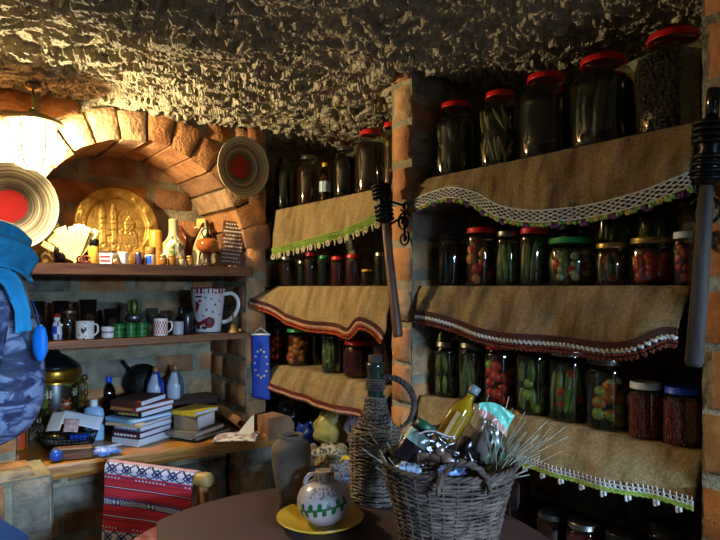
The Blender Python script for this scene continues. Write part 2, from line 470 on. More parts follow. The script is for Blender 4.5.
# brickwork closing the space under the desk
mb = MB(); bricks(mb, (sx1-.02, 2.215, 0), (1, 0, 0), (0, 0, 1), (0, -1, 0), 1.02-sx1, ZD_-.05, bw=.21, bh=.075, mo=.016, weights=(1, 2, 1, 4), seed=77)
struct(mb.build('wall_under_desk', BR))
# plinth under the right end of the desk, below the corner pier
mb = MB(); qx0, qx1, qy0, qy1, qz = 1.00, 1.26, 2.08, 2.34, .70
bricks(mb, (qx0, qy0, 0), (1, 0, 0), (0, 0, 1), (0, -1, 0), qx1-qx0, qz, bw=.2, bh=.085, mo=.016, weights=(2, 3, 2, 3), seed=14)
bricks(mb, (qx0, YF, 0), (0, -1, 0), (0, 0, 1), (-1, 0, 0), YF-qy0, qz, bw=.2, bh=.085, mo=.016, weights=(2, 3, 2, 3), seed=15)
mb.grid(lambda a, b: (qx0 + (qx1-qx0)*a, qy0 + (qy1-qy0)*b, qz + .004*nz3(a*6, b*6, 2)), 8, 8, lambda a, b: 4)
struct(mb.build('wall_plinth', BR))

# ---- jar wall: two bays between brick piers
XS, XB = 1.20, 1.60          # shelf front, bay back
mb = MB(); bricks(mb, (XB, 2.34, 0), (0, -1, 0), (0, 0, 1), (-1, 0, 0), 2.0, CEIL+.01, bw=.22, bh=.075, mo=.016, weights=(1, 3, 1, 4), seed=41)
struct(mb.build('wall_bays', BR))
mb = MB(); bricks(mb, (PXR, 2.325, 0), (1, 0, 0), (0, 0, 1), (0, -1, 0), XB-PXR, CEIL+.01, bw=.22, bh=.085, mo=.016, weights=(1, 3, 1, 4), seed=42)
struct(mb.build('wall_bay_end', BR))
def pier(name, y0, y1, xf, seed):
    mb = MB()
    bricks(mb, (xf, y1, 0), (0, -1, 0), (0, 0, 1), (-1, 0, 0), y1-y0, CEIL+.01, bw=.25, bh=.105, mo=.014, weights=(8, 0, 3, 0), seed=seed, off=.0, dep=.016)
    bricks(mb, (xf, y0, 0), (1, 0, 0), (0, 0, 1), (0, -1, 0), XB-xf, CEIL+.01, bw=.22, bh=.085, mo=.018, weights=(1, 3, 1, 4), seed=seed+1, dep=.006)
    mb.grid(lambda a, b: (xf + (XB-xf)*a, y1+.003*nz3(a*9, b*40, seed), b*CEIL), 8, 60, lambda a, b: 4)
    struct(mb.build(name, BR))
pier('wall_pier_middle', 1.31, 1.40, 1.172, 51)
pier('wall_pier_right', .30, .505, 1.165, 61)
mb = MB()
bricks(mb, (1.27, 2.325, 0), (0, -1, 0), (0, 0, 1), (-1, 0, 0), 1.9, .58, bw=.22, bh=.075, mo=.016, weights=(1, 3, 1, 4), seed=71)
struct(mb.build('wall_bay_base', BR))

# ---- shelves of the bays (boards under the burlap)
ZS = {'top': 1.61, 'mid': 1.30, 'low': .98, 'base': .63}
for bay, (y0, y1), wh in (('left', (1.404, 2.32), 'left of the middle brick pier'), ('right', (.51, 1.306), 'right of the middle brick pier')):
    for lv, txt in (('top', 'topmost'), ('mid', 'second from top'), ('low', 'third from top'), ('base', 'lowest')):
        z = ZS[lv]; mb = MB()
        nb = 3
        for k in range(nb):
            w = (XB-XS)/nb
            mb.box((XS + w*(k+.5), (y0+y1)/2, z-.0125), (w-.002, y1-y0, .025), bev=.002)
        tag(mb.build('shelf', wood('rough_board', '#4e3a26', '#33251a', stretch=(14, 1, 14))), 'dark board jar shelf, %s, in the bay %s' % (txt, wh), 'shelf', 'jar shelves')

# ---- niche shelves
def niche_shelf(z, th, yfr, xr, label, rad):
    mb = MB(); x0 = AX-AR+.006; xe = xr; pts = []
    pts += [(x0, YB-.012), (x0, yfr)]
    for k in range(9):
        a = -PI/2 + (PI/2)*k/8
        pts.append((xe-rad + rad*math.cos(a), yfr + rad + rad*math.sin(a)))
    pts += [(xe, YF-.022), (JX-.02, YF-.022), (JX-.02, YB-.012)]
    n = len(pts)
    lo = [(x, y, z-th) for x, y in pts]; hi = [(x, y, z) for x, y in pts]
    mb.add(lo+hi, [tuple(range(n)), tuple(reversed(range(n, 2*n)))] + [(i, i+n, (i+1) % n+n, (i+1) % n) for i in range(n)], 0, False)
    return tag(mb.build('shelf', WOOD), label, 'shelf', 'niche shelves')
Z1, Z2, ZD = 1.378, 1.122, .735
niche_shelf(Z1, .036, 2.125, 1.085, 'thick brown wooden shelf with rounded end holding the brass tray', .03)
niche_shelf(Z2, .022, 2.135, 1.07, 'thin brown wooden shelf in the arched niche holding the mugs', .012)
# desk: thick worn plank with a pointed right end
mb = MB()
dp = [(.275, 2.165), (.30, 2.165), (.345, 2.11), (.56, 2.085), (.80, 2.07), (1.0, 2.055), (1.12, 2.045), (1.135, 2.065), (1.045, 2.19), (1.045, 2.50), (.275, 2.50)]
n = len(dp); th = .048
cen = Vector((.6, 2.3, 0))
rings = []
for (ins, z) in ((.012, ZD-th), (0, ZD-th+.012), (0, ZD-.010), (.008, ZD)):
    rings.append([((x + (cen.x-x)*ins), y + (cen.y-y)*ins*2, z) for x, y in dp])
vs = [p for r in rings for p in r]; fs = [tuple(reversed(range(n))), tuple(range(3*n, 4*n))]
for q in range(3):
    for i in range(n):
        j = (i+1) % n; fs.append((q*n+i, q*n+j, (q+1)*n+j, (q+1)*n+i))
mb.add(vs, [tuple(reversed(f)) for f in fs], 0, False)
tag(mb.build('desk_plank', DESKW), 'thick honey-brown wooden worktop at the foot of the niche', 'worktop')
# =====================================================  JARS
CONT = {
 'dark':  mat('preserve_black', '#0b0805', .5, var=.5, spec=.12),
 'brown': mat('preserve_brown', '#3a1a0c', .35, var=.4, spec=.12),
 'wine':  mat('preserve_wine', '#5a1212', .3, var=.4, spec=.12),
 'brine': mat('brine_olive', '#2a2a0e', .35, var=.4, spec=.12),
 'amber': mat('brine_amber', '#5a2410', .35, var=.4, spec=.12),
 'pale':  mat('brine_pale', '#4a4426', .4, var=.4, spec=.12),
 'redb':  mat('brine_red', '#4a0f0a', .35, var=.4, spec=.12),
}
PIECE = {
 'cuke': mat('cucumber', '#848a34', .35, var=.45, scale=40, bump=.3, hex2='#4a5420'),
 'cuke2': mat('cucumber_dull', '#686830', .35, var=.45, scale=40, bump=.3),
 'cuked': mat('cucumber_dark', '#1f1c0d', .4, var=.45, scale=40, bump=.3),
 'tom': mat('tomato_red', '#d03416', .3, var=.25, scale=20),
 'orange': mat('tomato_orange', '#cc6a24', .3, var=.25, scale=20),
 'gtom': mat('tomato_green', '#a0a444', .3, var=.25, scale=20),
 'pep': mat('pepper_red', '#c42a18', .3, var=.3, scale=20),
 'mush': mat('mushroom', '#c8b480', .4, var=.3, scale=20),
 'bean': mat('bean_red', '#b02a20', .35, var=.35, scale=60),
 'berry': mat('berry_brown', '#3c1a0c', .35, var=.35, scale=60),
 'strip': mat('dried_strip', '#a08a5c', .6, var=.3, scale=30),
 'yel': mat('pepper_yellow', '#b8902a', .35, var=.3, scale=20),
}
PNAME = {'cuke': 'pickled_cucumber', 'cuke2': 'pickled_cucumber', 'cuked': 'pickled_cucumber', 'tom': 'tomato', 'orange': 'tomato', 'gtom': 'tomato', 'pep': 'pepper',
         'mush': 'mushroom', 'bean': 'bean', 'berry': 'berry', 'strip': 'dried_strip', 'yel': 'pepper'}
LIDS = {'red': REDLID, 'white': WHITELID, 'blue': BLUELID, 'green': GREENLID, 'yellow': YELLOWLID, 'dark': DARKLID, 'metal': METAL, 'gold': GOLDLID}
def jar_profile(r, h, style):
    if style == 'wide':
        neck = r*.84; return [(0, 0), (r*.80, 0), (r*.93, h*.05), (r, h*.2), (r*1.0, h*.58), (r*.96, h*.76), (neck, h*.88), (neck, h)], neck
    if style == 'big':
        neck = r*.63; return [(0, 0), (r*.86, 0), (r*.97, h*.03), (r, h*.08), (r, h*.66), (r*.985, h*.72), (r*.93, h*.79), (r*.80, h*.86), (neck, h*.90), (neck, h)], neck
    neck = r*.84; return [(0, 0), (r*.88, 0), (r*.98, h*.025), (r, h*.06), (r, h*.80), (r*.975, h*.85), (neck, h*.905), (neck, h)], neck
def make_jar(label, loc, r, h, lid, content, pieces=(), fill=.82, style='std', group=None, cat='jar', seed=0, ribs=False, tint=None):
    rr = random.Random(seed)
    t = thing('preserve_jar', label, cat, loc, YAW, group)
    prof, neck = jar_profile(r, h, style)
    mb = MB()
    P = prof[1:]
    # refine the profile, add moulded rings on the large jars
    Q = [prof[0]]
    for a, b in zip(P, P[1:]):
        for k in range(3): Q.append((a[0]+(b[0]-a[0])*k/3, a[1]+(b[1]-a[1])*k/3))
    Q.append(P[-1])
    if ribs:
        Q = [(q[0] * (1 + (.018 if q[0] > r*.9 and int(q[1]/h*40) in (5, 8, 24, 27) else 0)), q[1]) for q in Q]
    mb.lathe(Q, 32); mb.build('glass', tint or GLASS, t)
    fz = h*fill
    # filling: follows the inside of the glass
    def rin(z):
        for a, b in zip(P, P[1:]):
            if a[1] <= z <= b[1]: return (a[0] + (b[0]-a[0])*(z-a[1])/max(b[1]-a[1], 1e-6)) - r*.05
        return neck - r*.05
    sh = .80 if pieces else 1.0
    zs = [.012*h + (fz-.012*h)*k/10 for k in range(11)]
    mb = MB(); mb.lathe([(0, zs[0])] + [(rin(z)*sh, z) for z in zs] + [(0, zs[-1])], 28)
    mb.build('filling', CONT[content], t)
    for (kind, cnt) in pieces:
        if kind in ('cuke', 'cuke2', 'cuked', 'strip'):
            rows = 2 if cnt > 7 else 1
            per = cnt // rows
            base = None
            for k in range(cnt):
                row = k // per if per else 0
                a = -PI*1.02 + PI*1.04*((k % per)+.5)/per + rr.uniform(-.08, .08) if kind != 'strip' else rr.uniform(-PI, 0)
                hh = (fz/rows)*.5*rr.uniform(.82, .98); rad = min(r*.23, r*2.3/per) if kind != 'strip' else r*.09
                z = fz/rows*(row+.5)+.004
                d = rin(z) - rad*.95
                tl = rr.uniform(-.16, .16) if kind != 'strip' else rr.uniform(-.5, .5)
                M = Matrix.Rotation(a+PI/2, 4, 'Z') @ Matrix.Rotation(tl, 4, 'Y')
                m = MB(); m.ball((d*math.cos(a), d*math.sin(a), z), (rad, rad, hh), M=M, n=8, nz=.25, sc=2.5, seed=rr.uniform(0, 50))
                m.build(PNAME[kind], PIECE[kind], t)
        elif kind in ('bean', 'berry'):
            rad = r*.105 if kind == 'bean' else r*.08
            m = MB(); z = rad
            ring = 0
            while z < fz-rad*.6:
                d = rin(z) - rad*.8; nn = int(2*PI*d/(rad*1.75)); 
                for k in range(nn):
                    a = 2*PI*(k + (ring % 2)*.5)/nn + rr.uniform(-.06, .06)
                    m.ball((d*math.cos(a), d*math.sin(a), z+rr.uniform(-.2, .2)*rad), (rad, rad*.85, rad*rr.uniform(.8, 1.15)), n=6)
                z += rad*1.55; ring += 1
            o = m.build(PNAME[kind], PIECE[kind], t); o['kind'] = 'stuff'
        else:
            rad = r*{'tom': .38, 'orange': .38, 'gtom': .36, 'pep': .30, 'mush': .2, 'yel': .3}[kind]
            for k in range(cnt):
                # stacked against the glass, kept in the band given by the entry's place
                z = rad + (fz-2*rad)*((k*.5698 + seed*.37) % 1.0)
                a = -PI*.95 + PI*.9*((k*.7549 + seed*.21) % 1.0)
                d = rin(z) - rad*.93
                q = rad*rr.uniform(.85, 1.08)
                m = MB(); 
                if kind in ('pep', 'yel'):
                    M = Matrix.Rotation(a+PI/2, 4, 'Z') @ Matrix.Rotation(rr.uniform(-.6, .6), 4, 'Y')
                    m.ball((d*math.cos(a), d*math.sin(a), z), (q*1.1, q*.5, q*1.4), M=M, n=8, nz=.4, sc=2, seed=rr.uniform(0, 50))
                else: m.ball((d*math.cos(a), d*math.sin(a), z), (q, q, q*.92), n=10, nz=.1, sc=2, seed=rr.uniform(0, 50))
                m.build(PNAME[kind], PIECE[kind], t)
    if lid:
        lr = neck*1.06; lh = min(.0125, h*.11)
        m = MB(); m.lathe([(lr*.97, h-lh), (lr*1.02, h-lh+.001), (lr*1.02, h-lh+.003), (lr, h-lh+.004), (lr, h-.001), (lr*.97, h+.002), (lr*.86, h+.0015), (lr*.82, h+.0005), (0, h+.0005)], 36,
                          wob=lambda a, z: .006*math.sin(a*18) if z < h-.002 else 0)
        m.build('lid', LIDS[lid], t)
    return t
def jar_row(specs, lv, group, xfront, seed0):
    # specs: px centre, px width, top row (lid), lid, filling, pieces, label, extras
    z = ZS[lv]; L = []
    for s in specs:
        px, w, yt = s[0], s[1], s[2]
        ex = s[7] if len(s) > 7 else {}
        X = xfront + .05 + ex.get('back', 0)
        for _ in range(6):
            Y, t = atX(px, X); r = w/2/FP*t*ex.get('k', .985); X = xfront + r + ex.get('back', 0)
        L.append([X, Y, r, zat(yt, t) - z, s, ex])
    for _ in range(60):
        for i in range(len(L)):
            for j in range(i):
                dx, dy = L[i][0]-L[j][0], L[i][1]-L[j][1]; d = math.hypot(dx, dy); need = L[i][2]+L[j][2]+.003
                if d < need:
                    # neighbours share the squeeze: they slide along the shelf and give a little girth
                    e = (need-d)*.36; sg = 1 if dy > 0 else -1
                    L[i][1] += e*sg; L[j][1] -= e*sg
                    L[i][2] -= e*.12; L[j][2] -= e*.12
    for k, (X, Y, r, h, s, ex) in enumerate(L):
        if abs(h) < .01: h = .1
        h = ex.get('h', h)
        make_jar(s[6], (X, Y, z+.004), r, h-.004, s[3], s[4], s[5], fill=ex.get('fill', .8), style=ex.get('style', 'std'), group=group, seed=seed0+k, ribs=ex.get('ribs', False))
B = dict(style='big', ribs=True)
jar_row([
 (456, 45, 105, 'red', 'dark', (('cuked', 8),), 'large glass jar of murky brown pickles under a red lid, beside the brick pier', B),
 (500, 42, 94, 'red', 'dark', (('strip', 14),), 'large glass jar of pale dried strips with red lid on the lace-trimmed shelf', B),
 (546, 55, 77, 'red', 'dark', (), 'large black-filled jar with red lid, third from the middle pier', B),
 (603, 65, 60, 'red', 'dark', (('cuked', 7),), 'large jar with dark sediment and red lid, next to the jar of brown berries', B),
 (673, 71, 36, 'red', 'dark', (('berry', 1),), 'largest red-lidded jar, full of small brown berries, closest to the camera', B),
], 'top', 'large jars on the lace-trimmed top shelf', 1.212, 100)
jar_row([
 (451, 25, 235, 'dark', 'dark', (('cuked', 6),), 'tall dark jar of blackish pickles next to the middle pier, above brown-edged burlap', {}),
 (481, 31, 229, 'red', 'amber', (('tom', 7), ('yel', 6), ('orange', 5)), 'red-lidded jar of mixed orange, yellow and red vegetables', {}),
 (508, 24, 232, 'metal', 'brine', (('cuke', 7),), 'slim jar of long olive cucumbers under a dull metal lid', {}),
 (533, 27, 229, 'red', 'brine', (('cuke2', 6),), 'slim red-lidded jar of dark olive pickles beside the squat green-lidded jar', {}),
 (571, 48, 239, 'green', 'brine', (('mush', 18), ('tom', 4), ('cuke2', 5)), 'squat wide jar of pale mushrooms with a green lid', {'style': 'wide'}),
 (613, 33, 244, 'gold', 'redb', (('cuke2', 5), ('pep', 7)), 'squat gold-lidded jar with dark red contents, paler jar standing behind it', {'style': 'wide'}),
 (650, 45, 239, 'gold', 'redb', (('tom', 16),), 'wide gold-lidded jar of whole red tomatoes', {'style': 'wide'}),
 (686, 26, 233, 'white', 'redb', (('pep', 14),), 'narrow white-lidded jar of red peppers beside the right-hand pier', {}),
 (572, 34, 226, 'dark', 'dark', (), 'dark jar standing behind the green-lidded squat jar', {'back': .17}),
 (616, 42, 205, 'metal', 'brine', (('cuke2', 5),), 'tall murky olive jar standing behind the squat gold-lidded jar', {'back': .14}),
 (658, 44, 200, 'gold', 'brine', (('cuke', 6),), 'tall olive pickle jar behind the gold-lidded tomato jar', {'back': .14}),
], 'mid', 'jars on the middle right shelf', 1.212, 130)
jar_row([
 (447, 25, 342, 'metal', 'brine', (('cuke', 9),), 'jar of small green cucumbers closest to the middle pier, behind the basket', {}),
 (471, 25, 343, 'metal', 'brine', (('cuke2', 7),), 'dark green pickle jar behind the oil bottle', {}),
 (500, 32, 344, 'red', 'redb', (('tom', 13), ('gtom', 1)), 'jar of bright red tomatoes with one green tomato at its foot', {}),
 (534, 36, 345, 'red', 'brine', (('cuke', 8), ('gtom', 5)), 'red-lidded jar of green cucumbers and green tomatoes', {}),
 (569, 40, 350, 'metal', 'brine', (('cuke', 7), ('pep', 3), ('tom', 7)), 'metal-lidded jar with big cucumbers below and red tomatoes on top', {}),
 (607, 43, 358, 'metal', 'brine', (('orange', 10), ('gtom', 11), ('mush', 9)), 'wide metal-lidded jar of orange and green tomatoes', {}),
 (647, 34, 374, 'white', 'wine', (('bean', 1),), 'white-lidded jar of chopped dark red beans', {'h': .118}),
 (681, 36, 378, 'blue', 'wine', (('bean', 1),), 'blue-lidded jar of dark red beans', {'h': .118}),
], 'low', 'jars on the lower right shelf', 1.212, 160)
jar_row([
 (518, 25, 458, 'metal', 'amber', (), 'jar of brown-red juice under the green-edged burlap, beside the basket', {'back': .12}),
 (553, 32, 512, 'metal', 'amber', (), 'dim jar of brown sauce at the bottom edge, with a shiny lid', {'back': .02}),
 (584, 36, 521, 'metal', 'wine', (), 'dim jar of dark red sauce second along the lowest shelf', {'back': .005}),
 (624, 38, 532, 'dark', 'dark', (), 'nearly black jar third along the lowest shelf', {'back': .005}),
 (668, 42, 522, 'dark', 'dark', (), 'nearly black taller jar at the far right of the lowest shelf', {'back': .03}),
], 'base', 'jars on the lowest right shelf', 1.212, 190)
jar_row([
 (285, 22, 159, 'dark', 'dark', (), 'dim black-filled jar farthest from the camera on the green-fringed shelf', {'style': 'big'}),
 (309, 25, 157, 'metal', 'brown', (), 'dark brown jar with a metal lid left of the yellow-capped bottle', B),
 (346, 26, 148, 'metal', 'dark', (), 'dark metal-lidded jar right of the yellow-capped bottle', B),
 (371, 32, 132, 'red', 'brown', (), 'red-lidded large jar of dark juice above the iron torch', B),
 (392, 18, 124, 'red', 'amber', (('yel', 6), ('tom', 2)), 'red-lidded jar of yellow peppers half hidden by the middle pier', {}),
], 'top', 'large jars on the green-fringed top shelf', 1.212, 210)
jar_row([
 (287, 17, 257, 'metal', 'brown', (), 'dark brown jar at the far end of the second left shelf', {}),
 (302, 10, 261, 'metal', 'dark', (), 'smallest slim dark jar between two taller brown ones', {}),
 (311, 13, 253, 'red', 'brown', (), 'dark jar with a faint red lid, third along the second left shelf', {}),
 (324, 13, 256, 'green', 'dark', (), 'dark jar with a dull green lid, fourth along the second left shelf', {}),
 (338, 15, 257, 'red', 'wine', (), 'wine-red jar with a red lid, fifth along the second left shelf', {}),
 (353, 15, 255, 'red', 'wine', (), 'wine-red jar with a red lid next to the small yellow-lidded jar', {}),
 (367, 12, 270, 'yellow', 'brown', (), 'low brown jar with a bright yellow lid', {}),
 (381, 14, 253, 'metal', 'dark', (), 'dark jar with a pale metal lid beside the torch handle', {}),
], 'mid', 'small jars on the second left shelf', 1.212, 230)
jar_row([
 (277, 18, 321, 'metal', 'redb', (('tom', 12),), 'jar of glowing red tomatoes at the far end of the shelf', {}),
 (298, 24, 329, 'green', 'amber', (('orange', 12),), 'squat jar of orange preserves under a green lid', {}),
 (315, 12, 330, 'dark', 'dark', (), 'dim black jar wedged behind the orange preserves', {'back': .09}),
 (330, 17, 329, 'metal', 'brine', (('cuke', 5), ('mush', 4)), 'jar of pale green pickles left of the round dark red jar', {}),
 (345, 14, 337, 'red', 'wine', (), 'slim red-lidded jar behind the round dark red jar', {'back': .08}),
 (358, 31, 341, 'red', 'wine', (), 'round-bellied jar of dark red jam with a wide red lid', {'style': 'wide'}),
 (383, 21, 338, 'dark', 'wine', (), 'dark red jar beside the lower end of the torch handle', {}),
], 'low', 'jars on the third left shelf', 1.212, 250)

# clay bowl behind the blue-lidded jar
Yb, tb = atX(684, 1.36)
mb = MB(); mb.lathe([(0, 0), (.028, 0), (.030, .006), (.045, .035), (.050, .062), (.052, .068), (.047, .068), (.043, .05), (.025, .012), (0, .010)], 36)
o = mb.build('clay_bowl', mat('terracotta', '#7a4a30', .8, bump=.2), loc=(1.40, .585, ZS['low']+.135))
# it stands on an upturned jar box
mb2 = MB(); mb2.box((1.40, .585, ZS['low']+.069), (.10, .12, .13), bev=.004)
tag(o, 'small terracotta bowl standing behind the blue-lidded jar', 'bowl')
tag(mb2.build('carton_box', mat('carton', '#3a2d22', .9)), 'dim carton box under the terracotta bowl', 'box')

# bottle with yellow cap and blue label among the large jars
Y, t = atX(325, 1.25); s = t/FP
bt = thing('oil_bottle', 'plastic bottle with yellow cap and blue label between dark jars', 'bottle', (1.25, Y, ZS['top']+.004), YAW)
h = zat(162, t) - ZS['top'] - .008; r = 5.6*s
mb = MB(); mb.lathe([(0, 0), (r*.9, 0), (r, h*.04), (r, h*.18), (r*.93, h*.22), (r, h*.26), (r, h*.55), (r*.86, h*.62), (r*.95, h*.68), (r*.8, h*.78), (r*.4, h*.88), (r*.4, h*.93)], 28); mb.build('bottle_body', glass('bottle_amber', '#a8742c', gloss=.05), bt)
mb = MB(); mb.lathe([(0, h*.01), (r*.9, h*.01), (r*.9, h*.70), (0, h*.70)], 20); mb.build('oil', mat('oil_brown', '#5a3208', .3), bt)
mb = MB(); mb.lathe([(r*1.01, h*.27), (r*1.02, h*.28), (r*1.02, h*.53), (r*1.01, h*.54)], 28, fn=lambda a, z, q: 1 if (h*.36 < z < h*.44 and int(a*9) % 3) else 0); mb.build('label_band', [mat('label_blue', '#3c9ad0', .5), PAPER], bt)
mb = MB(); mb.lathe([(r*.47, h*.90), (r*.5, h*.91), (r*.5, h*.99), (r*.44, h), (0, h)], 24, wob=lambda a, z: .02*math.sin(a*16)); mb.build('cap', YELLOWLID, bt)

# =====================================================  BURLAP HANGINGS WITH CROCHET EDGES
def cloth(name, label, lv, y0, y1, bottom, top_y=None, amp=.012, fr=14, ph=0.0, material=None, sag=0.0, xfront=None, fold_from=.3):
    """top edge along the shelf from y0 to y1 (far to near), hanging to the 3-D line `bottom`"""
    z = ZS[lv] + .002; xf = xfront or (XS-.006)
    def top(s): return Vector((xf, y0 + (y1-y0)*s, z - sag*(2*s-1)**2*0))
    def hang(s, d):
        a = top(s); b = lerp_poly(bottom, s)
        p = a.lerp(b, d)
        w = max(0.0, d-.05)
        p.x -= amp*w*(math.sin(s*fr+ph) + .5*math.sin(s*fr*2.3+ph*2)) + .016*math.sin(min(d, 1)*PI*.5)*.8
        p.x -= .003*nz3(s*14, d*4, ph)
        p.z -= .004*math.sin(s*9+ph)*(1-d)*d*4
        return p
    mb = MB()
    def g(a, b):
        if b < .2:     # the part lying on the shelf, under the jars
            k = b/.2; q = top(a); return Vector((XB-.06 + (xf-XB+.06)*k, q.y, z - .0005))
        return hang(a, (b-.2)/.8)
    mb.grid(g, 110, 40)
    o = mb.build(name, material or BURLAP)
    sm = o.modifiers.new('thickness', 'SOLIDIFY'); sm.thickness = .0025; sm.offset = 0
    tag(o, label, 'shelf cloth', 'burlap shelf cloths')
    def edge(s): return hang(s, 1.0)
    return o, edge
YARN = {k: mat('yarn_'+k, c, .9, var=.2, scale=120, bump=.3, bscale=400) for k, c in dict(white='#c2bdb0', green='#8fa843', brown='#4a2416', orange='#b0491c', purple='#6a2f5c', rust='#6b2a18', peach='#c0906a', lime='#8aa84a', yellow='#b09a4a', tan='#8a6a48').items()}
def frame(edge, s):
    p = edge(s); q = edge(min(1, s+.004)); p0 = edge(max(0, s-.004))
    t = (q-p0).normalized(); n = Vector((-1, 0, 0)); n = (n - t*n.dot(t)).normalized()
    d = t.cross(n); d = d if d.z < 0 else -d
    return p + n*.004, t, d, n
def lace(o, edge, width, cell, knots):
    """diamond lattice of yarn with coloured knots"""
    mb = MB(); L = sum((edge((k+1)/60)-edge(k/60)).length for k in range(60))
    nc = max(4, int(L/cell)); rows = 3
    for k in range(nc):
        for r in range(rows):
            for sg in (0, 1):
                pts = []
                for q in range(4):
                    f = q/3
                    s = (k + (f if sg == 0 else 1-f))/nc
                    p, t, d, n = frame(edge, min(1, max(0, s)))
                    pts.append(p + d*(width*(r+f)/rows) + n*.0008*math.sin(q))
                mb.tube(pts, .0015, 4, cap=False)
    for e in (0, 1):
        mb.tube([frame(edge, k/120)[0] + frame(edge, k/120)[2]*width*e for k in range(121)], .0017, 5)
    mb.build('lace_edging', YARN['white'], o)
    mb = MB(); rr = random.Random(3); step = .0085; m = int(L/step)
    for k in range(m):
        p, t, d, n = frame(edge, (k+.5)/m)
        c = (k//2) % 4
        mi = (0, 1, 2, 1)[c]
        big = (k % 8) in (0, 1)
        if big: mi = 0
        for q in range(2 if not big else 4):
            mb.ball(p + d*(width + .003 + rr.uniform(0, .006) + (.004 if big else 0)) + t*rr.uniform(-.004, .004) + n*rr.uniform(-.002, .003), rr.uniform(.0038, .0058), mi, 6)
    mb.build('flower_edging', [YARN['purple'], YARN['lime'], YARN['yellow']], o)
def loops_fringe(o, edge, width, band, bandcol, chaincol, scallop, step=.0115, name='crochet_edging'):
    """solid crochet band, a chain of loops and scallops below"""
    L = sum((edge((k+1)/60)-edge(k/60)).length for k in range(60))
    mb = MB()
    def g(a, b):
        p, t, d, n = frame(edge, a)
        return p + d*(band*b - .002) + n*(.0012*math.sin(a*L/.004*1.0)*math.sin(b*9) + .001)
    # band as open net: rows of thick yarn, with little holes between
    for r in range(4):
        mb.tube([frame(edge, k/160)[0] + frame(edge, k/160)[2]*(band*r/3 - .002) for k in range(161)], .0016, 5)
    m2 = int(L/.0052)
    for k in range(m2):
        p, t, d, n = frame(edge, (k+.5)/m2)
        mb.tube([p - d*.003, p + d*band*.5 + t*.0012, p + d*band], .0014, 4, cap=False)
    mb.build('crochet_band', YARN[bandcol], o)
    mb = MB(); mc = MB(); m = int(L/step)
    for k in range(m):
        p, t, d, n = frame(edge, (k+.5)/m); a = t*step*.36
        mb.tube([p + d*(band-.001) - a, p + d*(band+.0035) - a*.3 + n*.003, p + d*(band+.006) + a*.5 + n*.003, p + d*(band+.001) + a], .0032, 5)
        if scallop:
            q = p + d*(band+.0105)
            for j in range(5):
                an = PI*j/4
                mc.ball(q + t*math.cos(an)*step*.38 + d*math.sin(an)*(width-band-.010), .0032, 0, 6)
            mc.ball(q, .0040, 0, 6)
    mb.build('chain_stitch', YARN[chaincol], o)
    if scallop: mc.build('scallop_edging', YARN[scallop], o)

def P3(lst, X): return [PX(a, b, X if len(r) == 0 else r[0]) for (a, b, *r) in lst]
# right bay, top: white lace with purple and green flowers
o, e = cloth('shelf_cloth', 'burlap cloth with white diamond lace and purple flower edging', 'top', 1.300, .520,
             P3([(420, 200), (436, 193), (455, 188), (476, 192), (505, 206), (540, 211), (580, 207), (620, 199), (660, 187), (694, 174)], 1.178), material=BURLAP2, ph=.6, amp=.006)
lace(o, e, .027, .021, 1)
# right bay, middle
o, e = cloth('shelf_cloth', 'burlap cloth with dark brown band, white chain and brown scallops', 'mid', 1.300, .535,
             P3([(421, 311), (440, 314), (470, 324), (500, 332), (530, 335), (570, 338), (610, 343), (640, 340), (664, 329), (680, 329)], 1.172), ph=2.1, amp=.007, material=BURLAP2)
loops_fringe(o, e, .034, .013, 'brown', 'white', 'rust')
# right bay, lower : white ticks, green band, white picots
o, e = cloth('shelf_cloth', 'burlap cloth with green crochet band and white picot drops', 'low', 1.300, .515,
             P3([(420, 440), (470, 449), (515, 456), (560, 468), (618, 482), (660, 490), (697, 500)], 1.172), ph=4.0, amp=.006)
L = sum((e((k+1)/60)-e(k/60)).length for k in range(60))
mb = MB(); mg = MB(); mp = MB(); m = int(L/.0105)
for k in range(m):
    p, t, d, n = frame(e, (k+.5)/m)
    mb.tube([p - d*.008, p + d*.006], .0013, 5); mb.tube([p + d*.001 - t*.004, p + d*.007 + t*.004], .0011, 4); mb.tube([p + d*.001 + t*.004, p + d*.007 - t*.004], .0011, 4)
for r in (0, .0075): mb.tube([frame(e, k/160)[0] + frame(e, k/160)[2]*r for k in range(161)], .0013, 5)
mb.build('white_stitching', YARN['white'], o)
for r in (.0095, .0125, .0155): mg.tube([frame(e, k/200)[0] + frame(e, k/200)[2]*(r + .0012*math.sin(k*1.9)) for k in range(201)], .0021, 5)
mg.build('green_band', YARN['green'], o)
m = int(L/.048); rr = random.Random(8)
for k in range(m):
    p, t, d, n = frame(e, (k+.5+rr.uniform(-.15, .15))/m)
    mp = MB()
    for j in range(5): mp.ball(p + d*(.018 + .0035*(j//2) + .002) + t*((j % 2)-.5)*.007 + n*.001, .0036, 0, 6)
    mp.tube([p + d*.016, p + d*.024], .0016, 5)
    mp.build('picot_drop', YARN['white'], o)
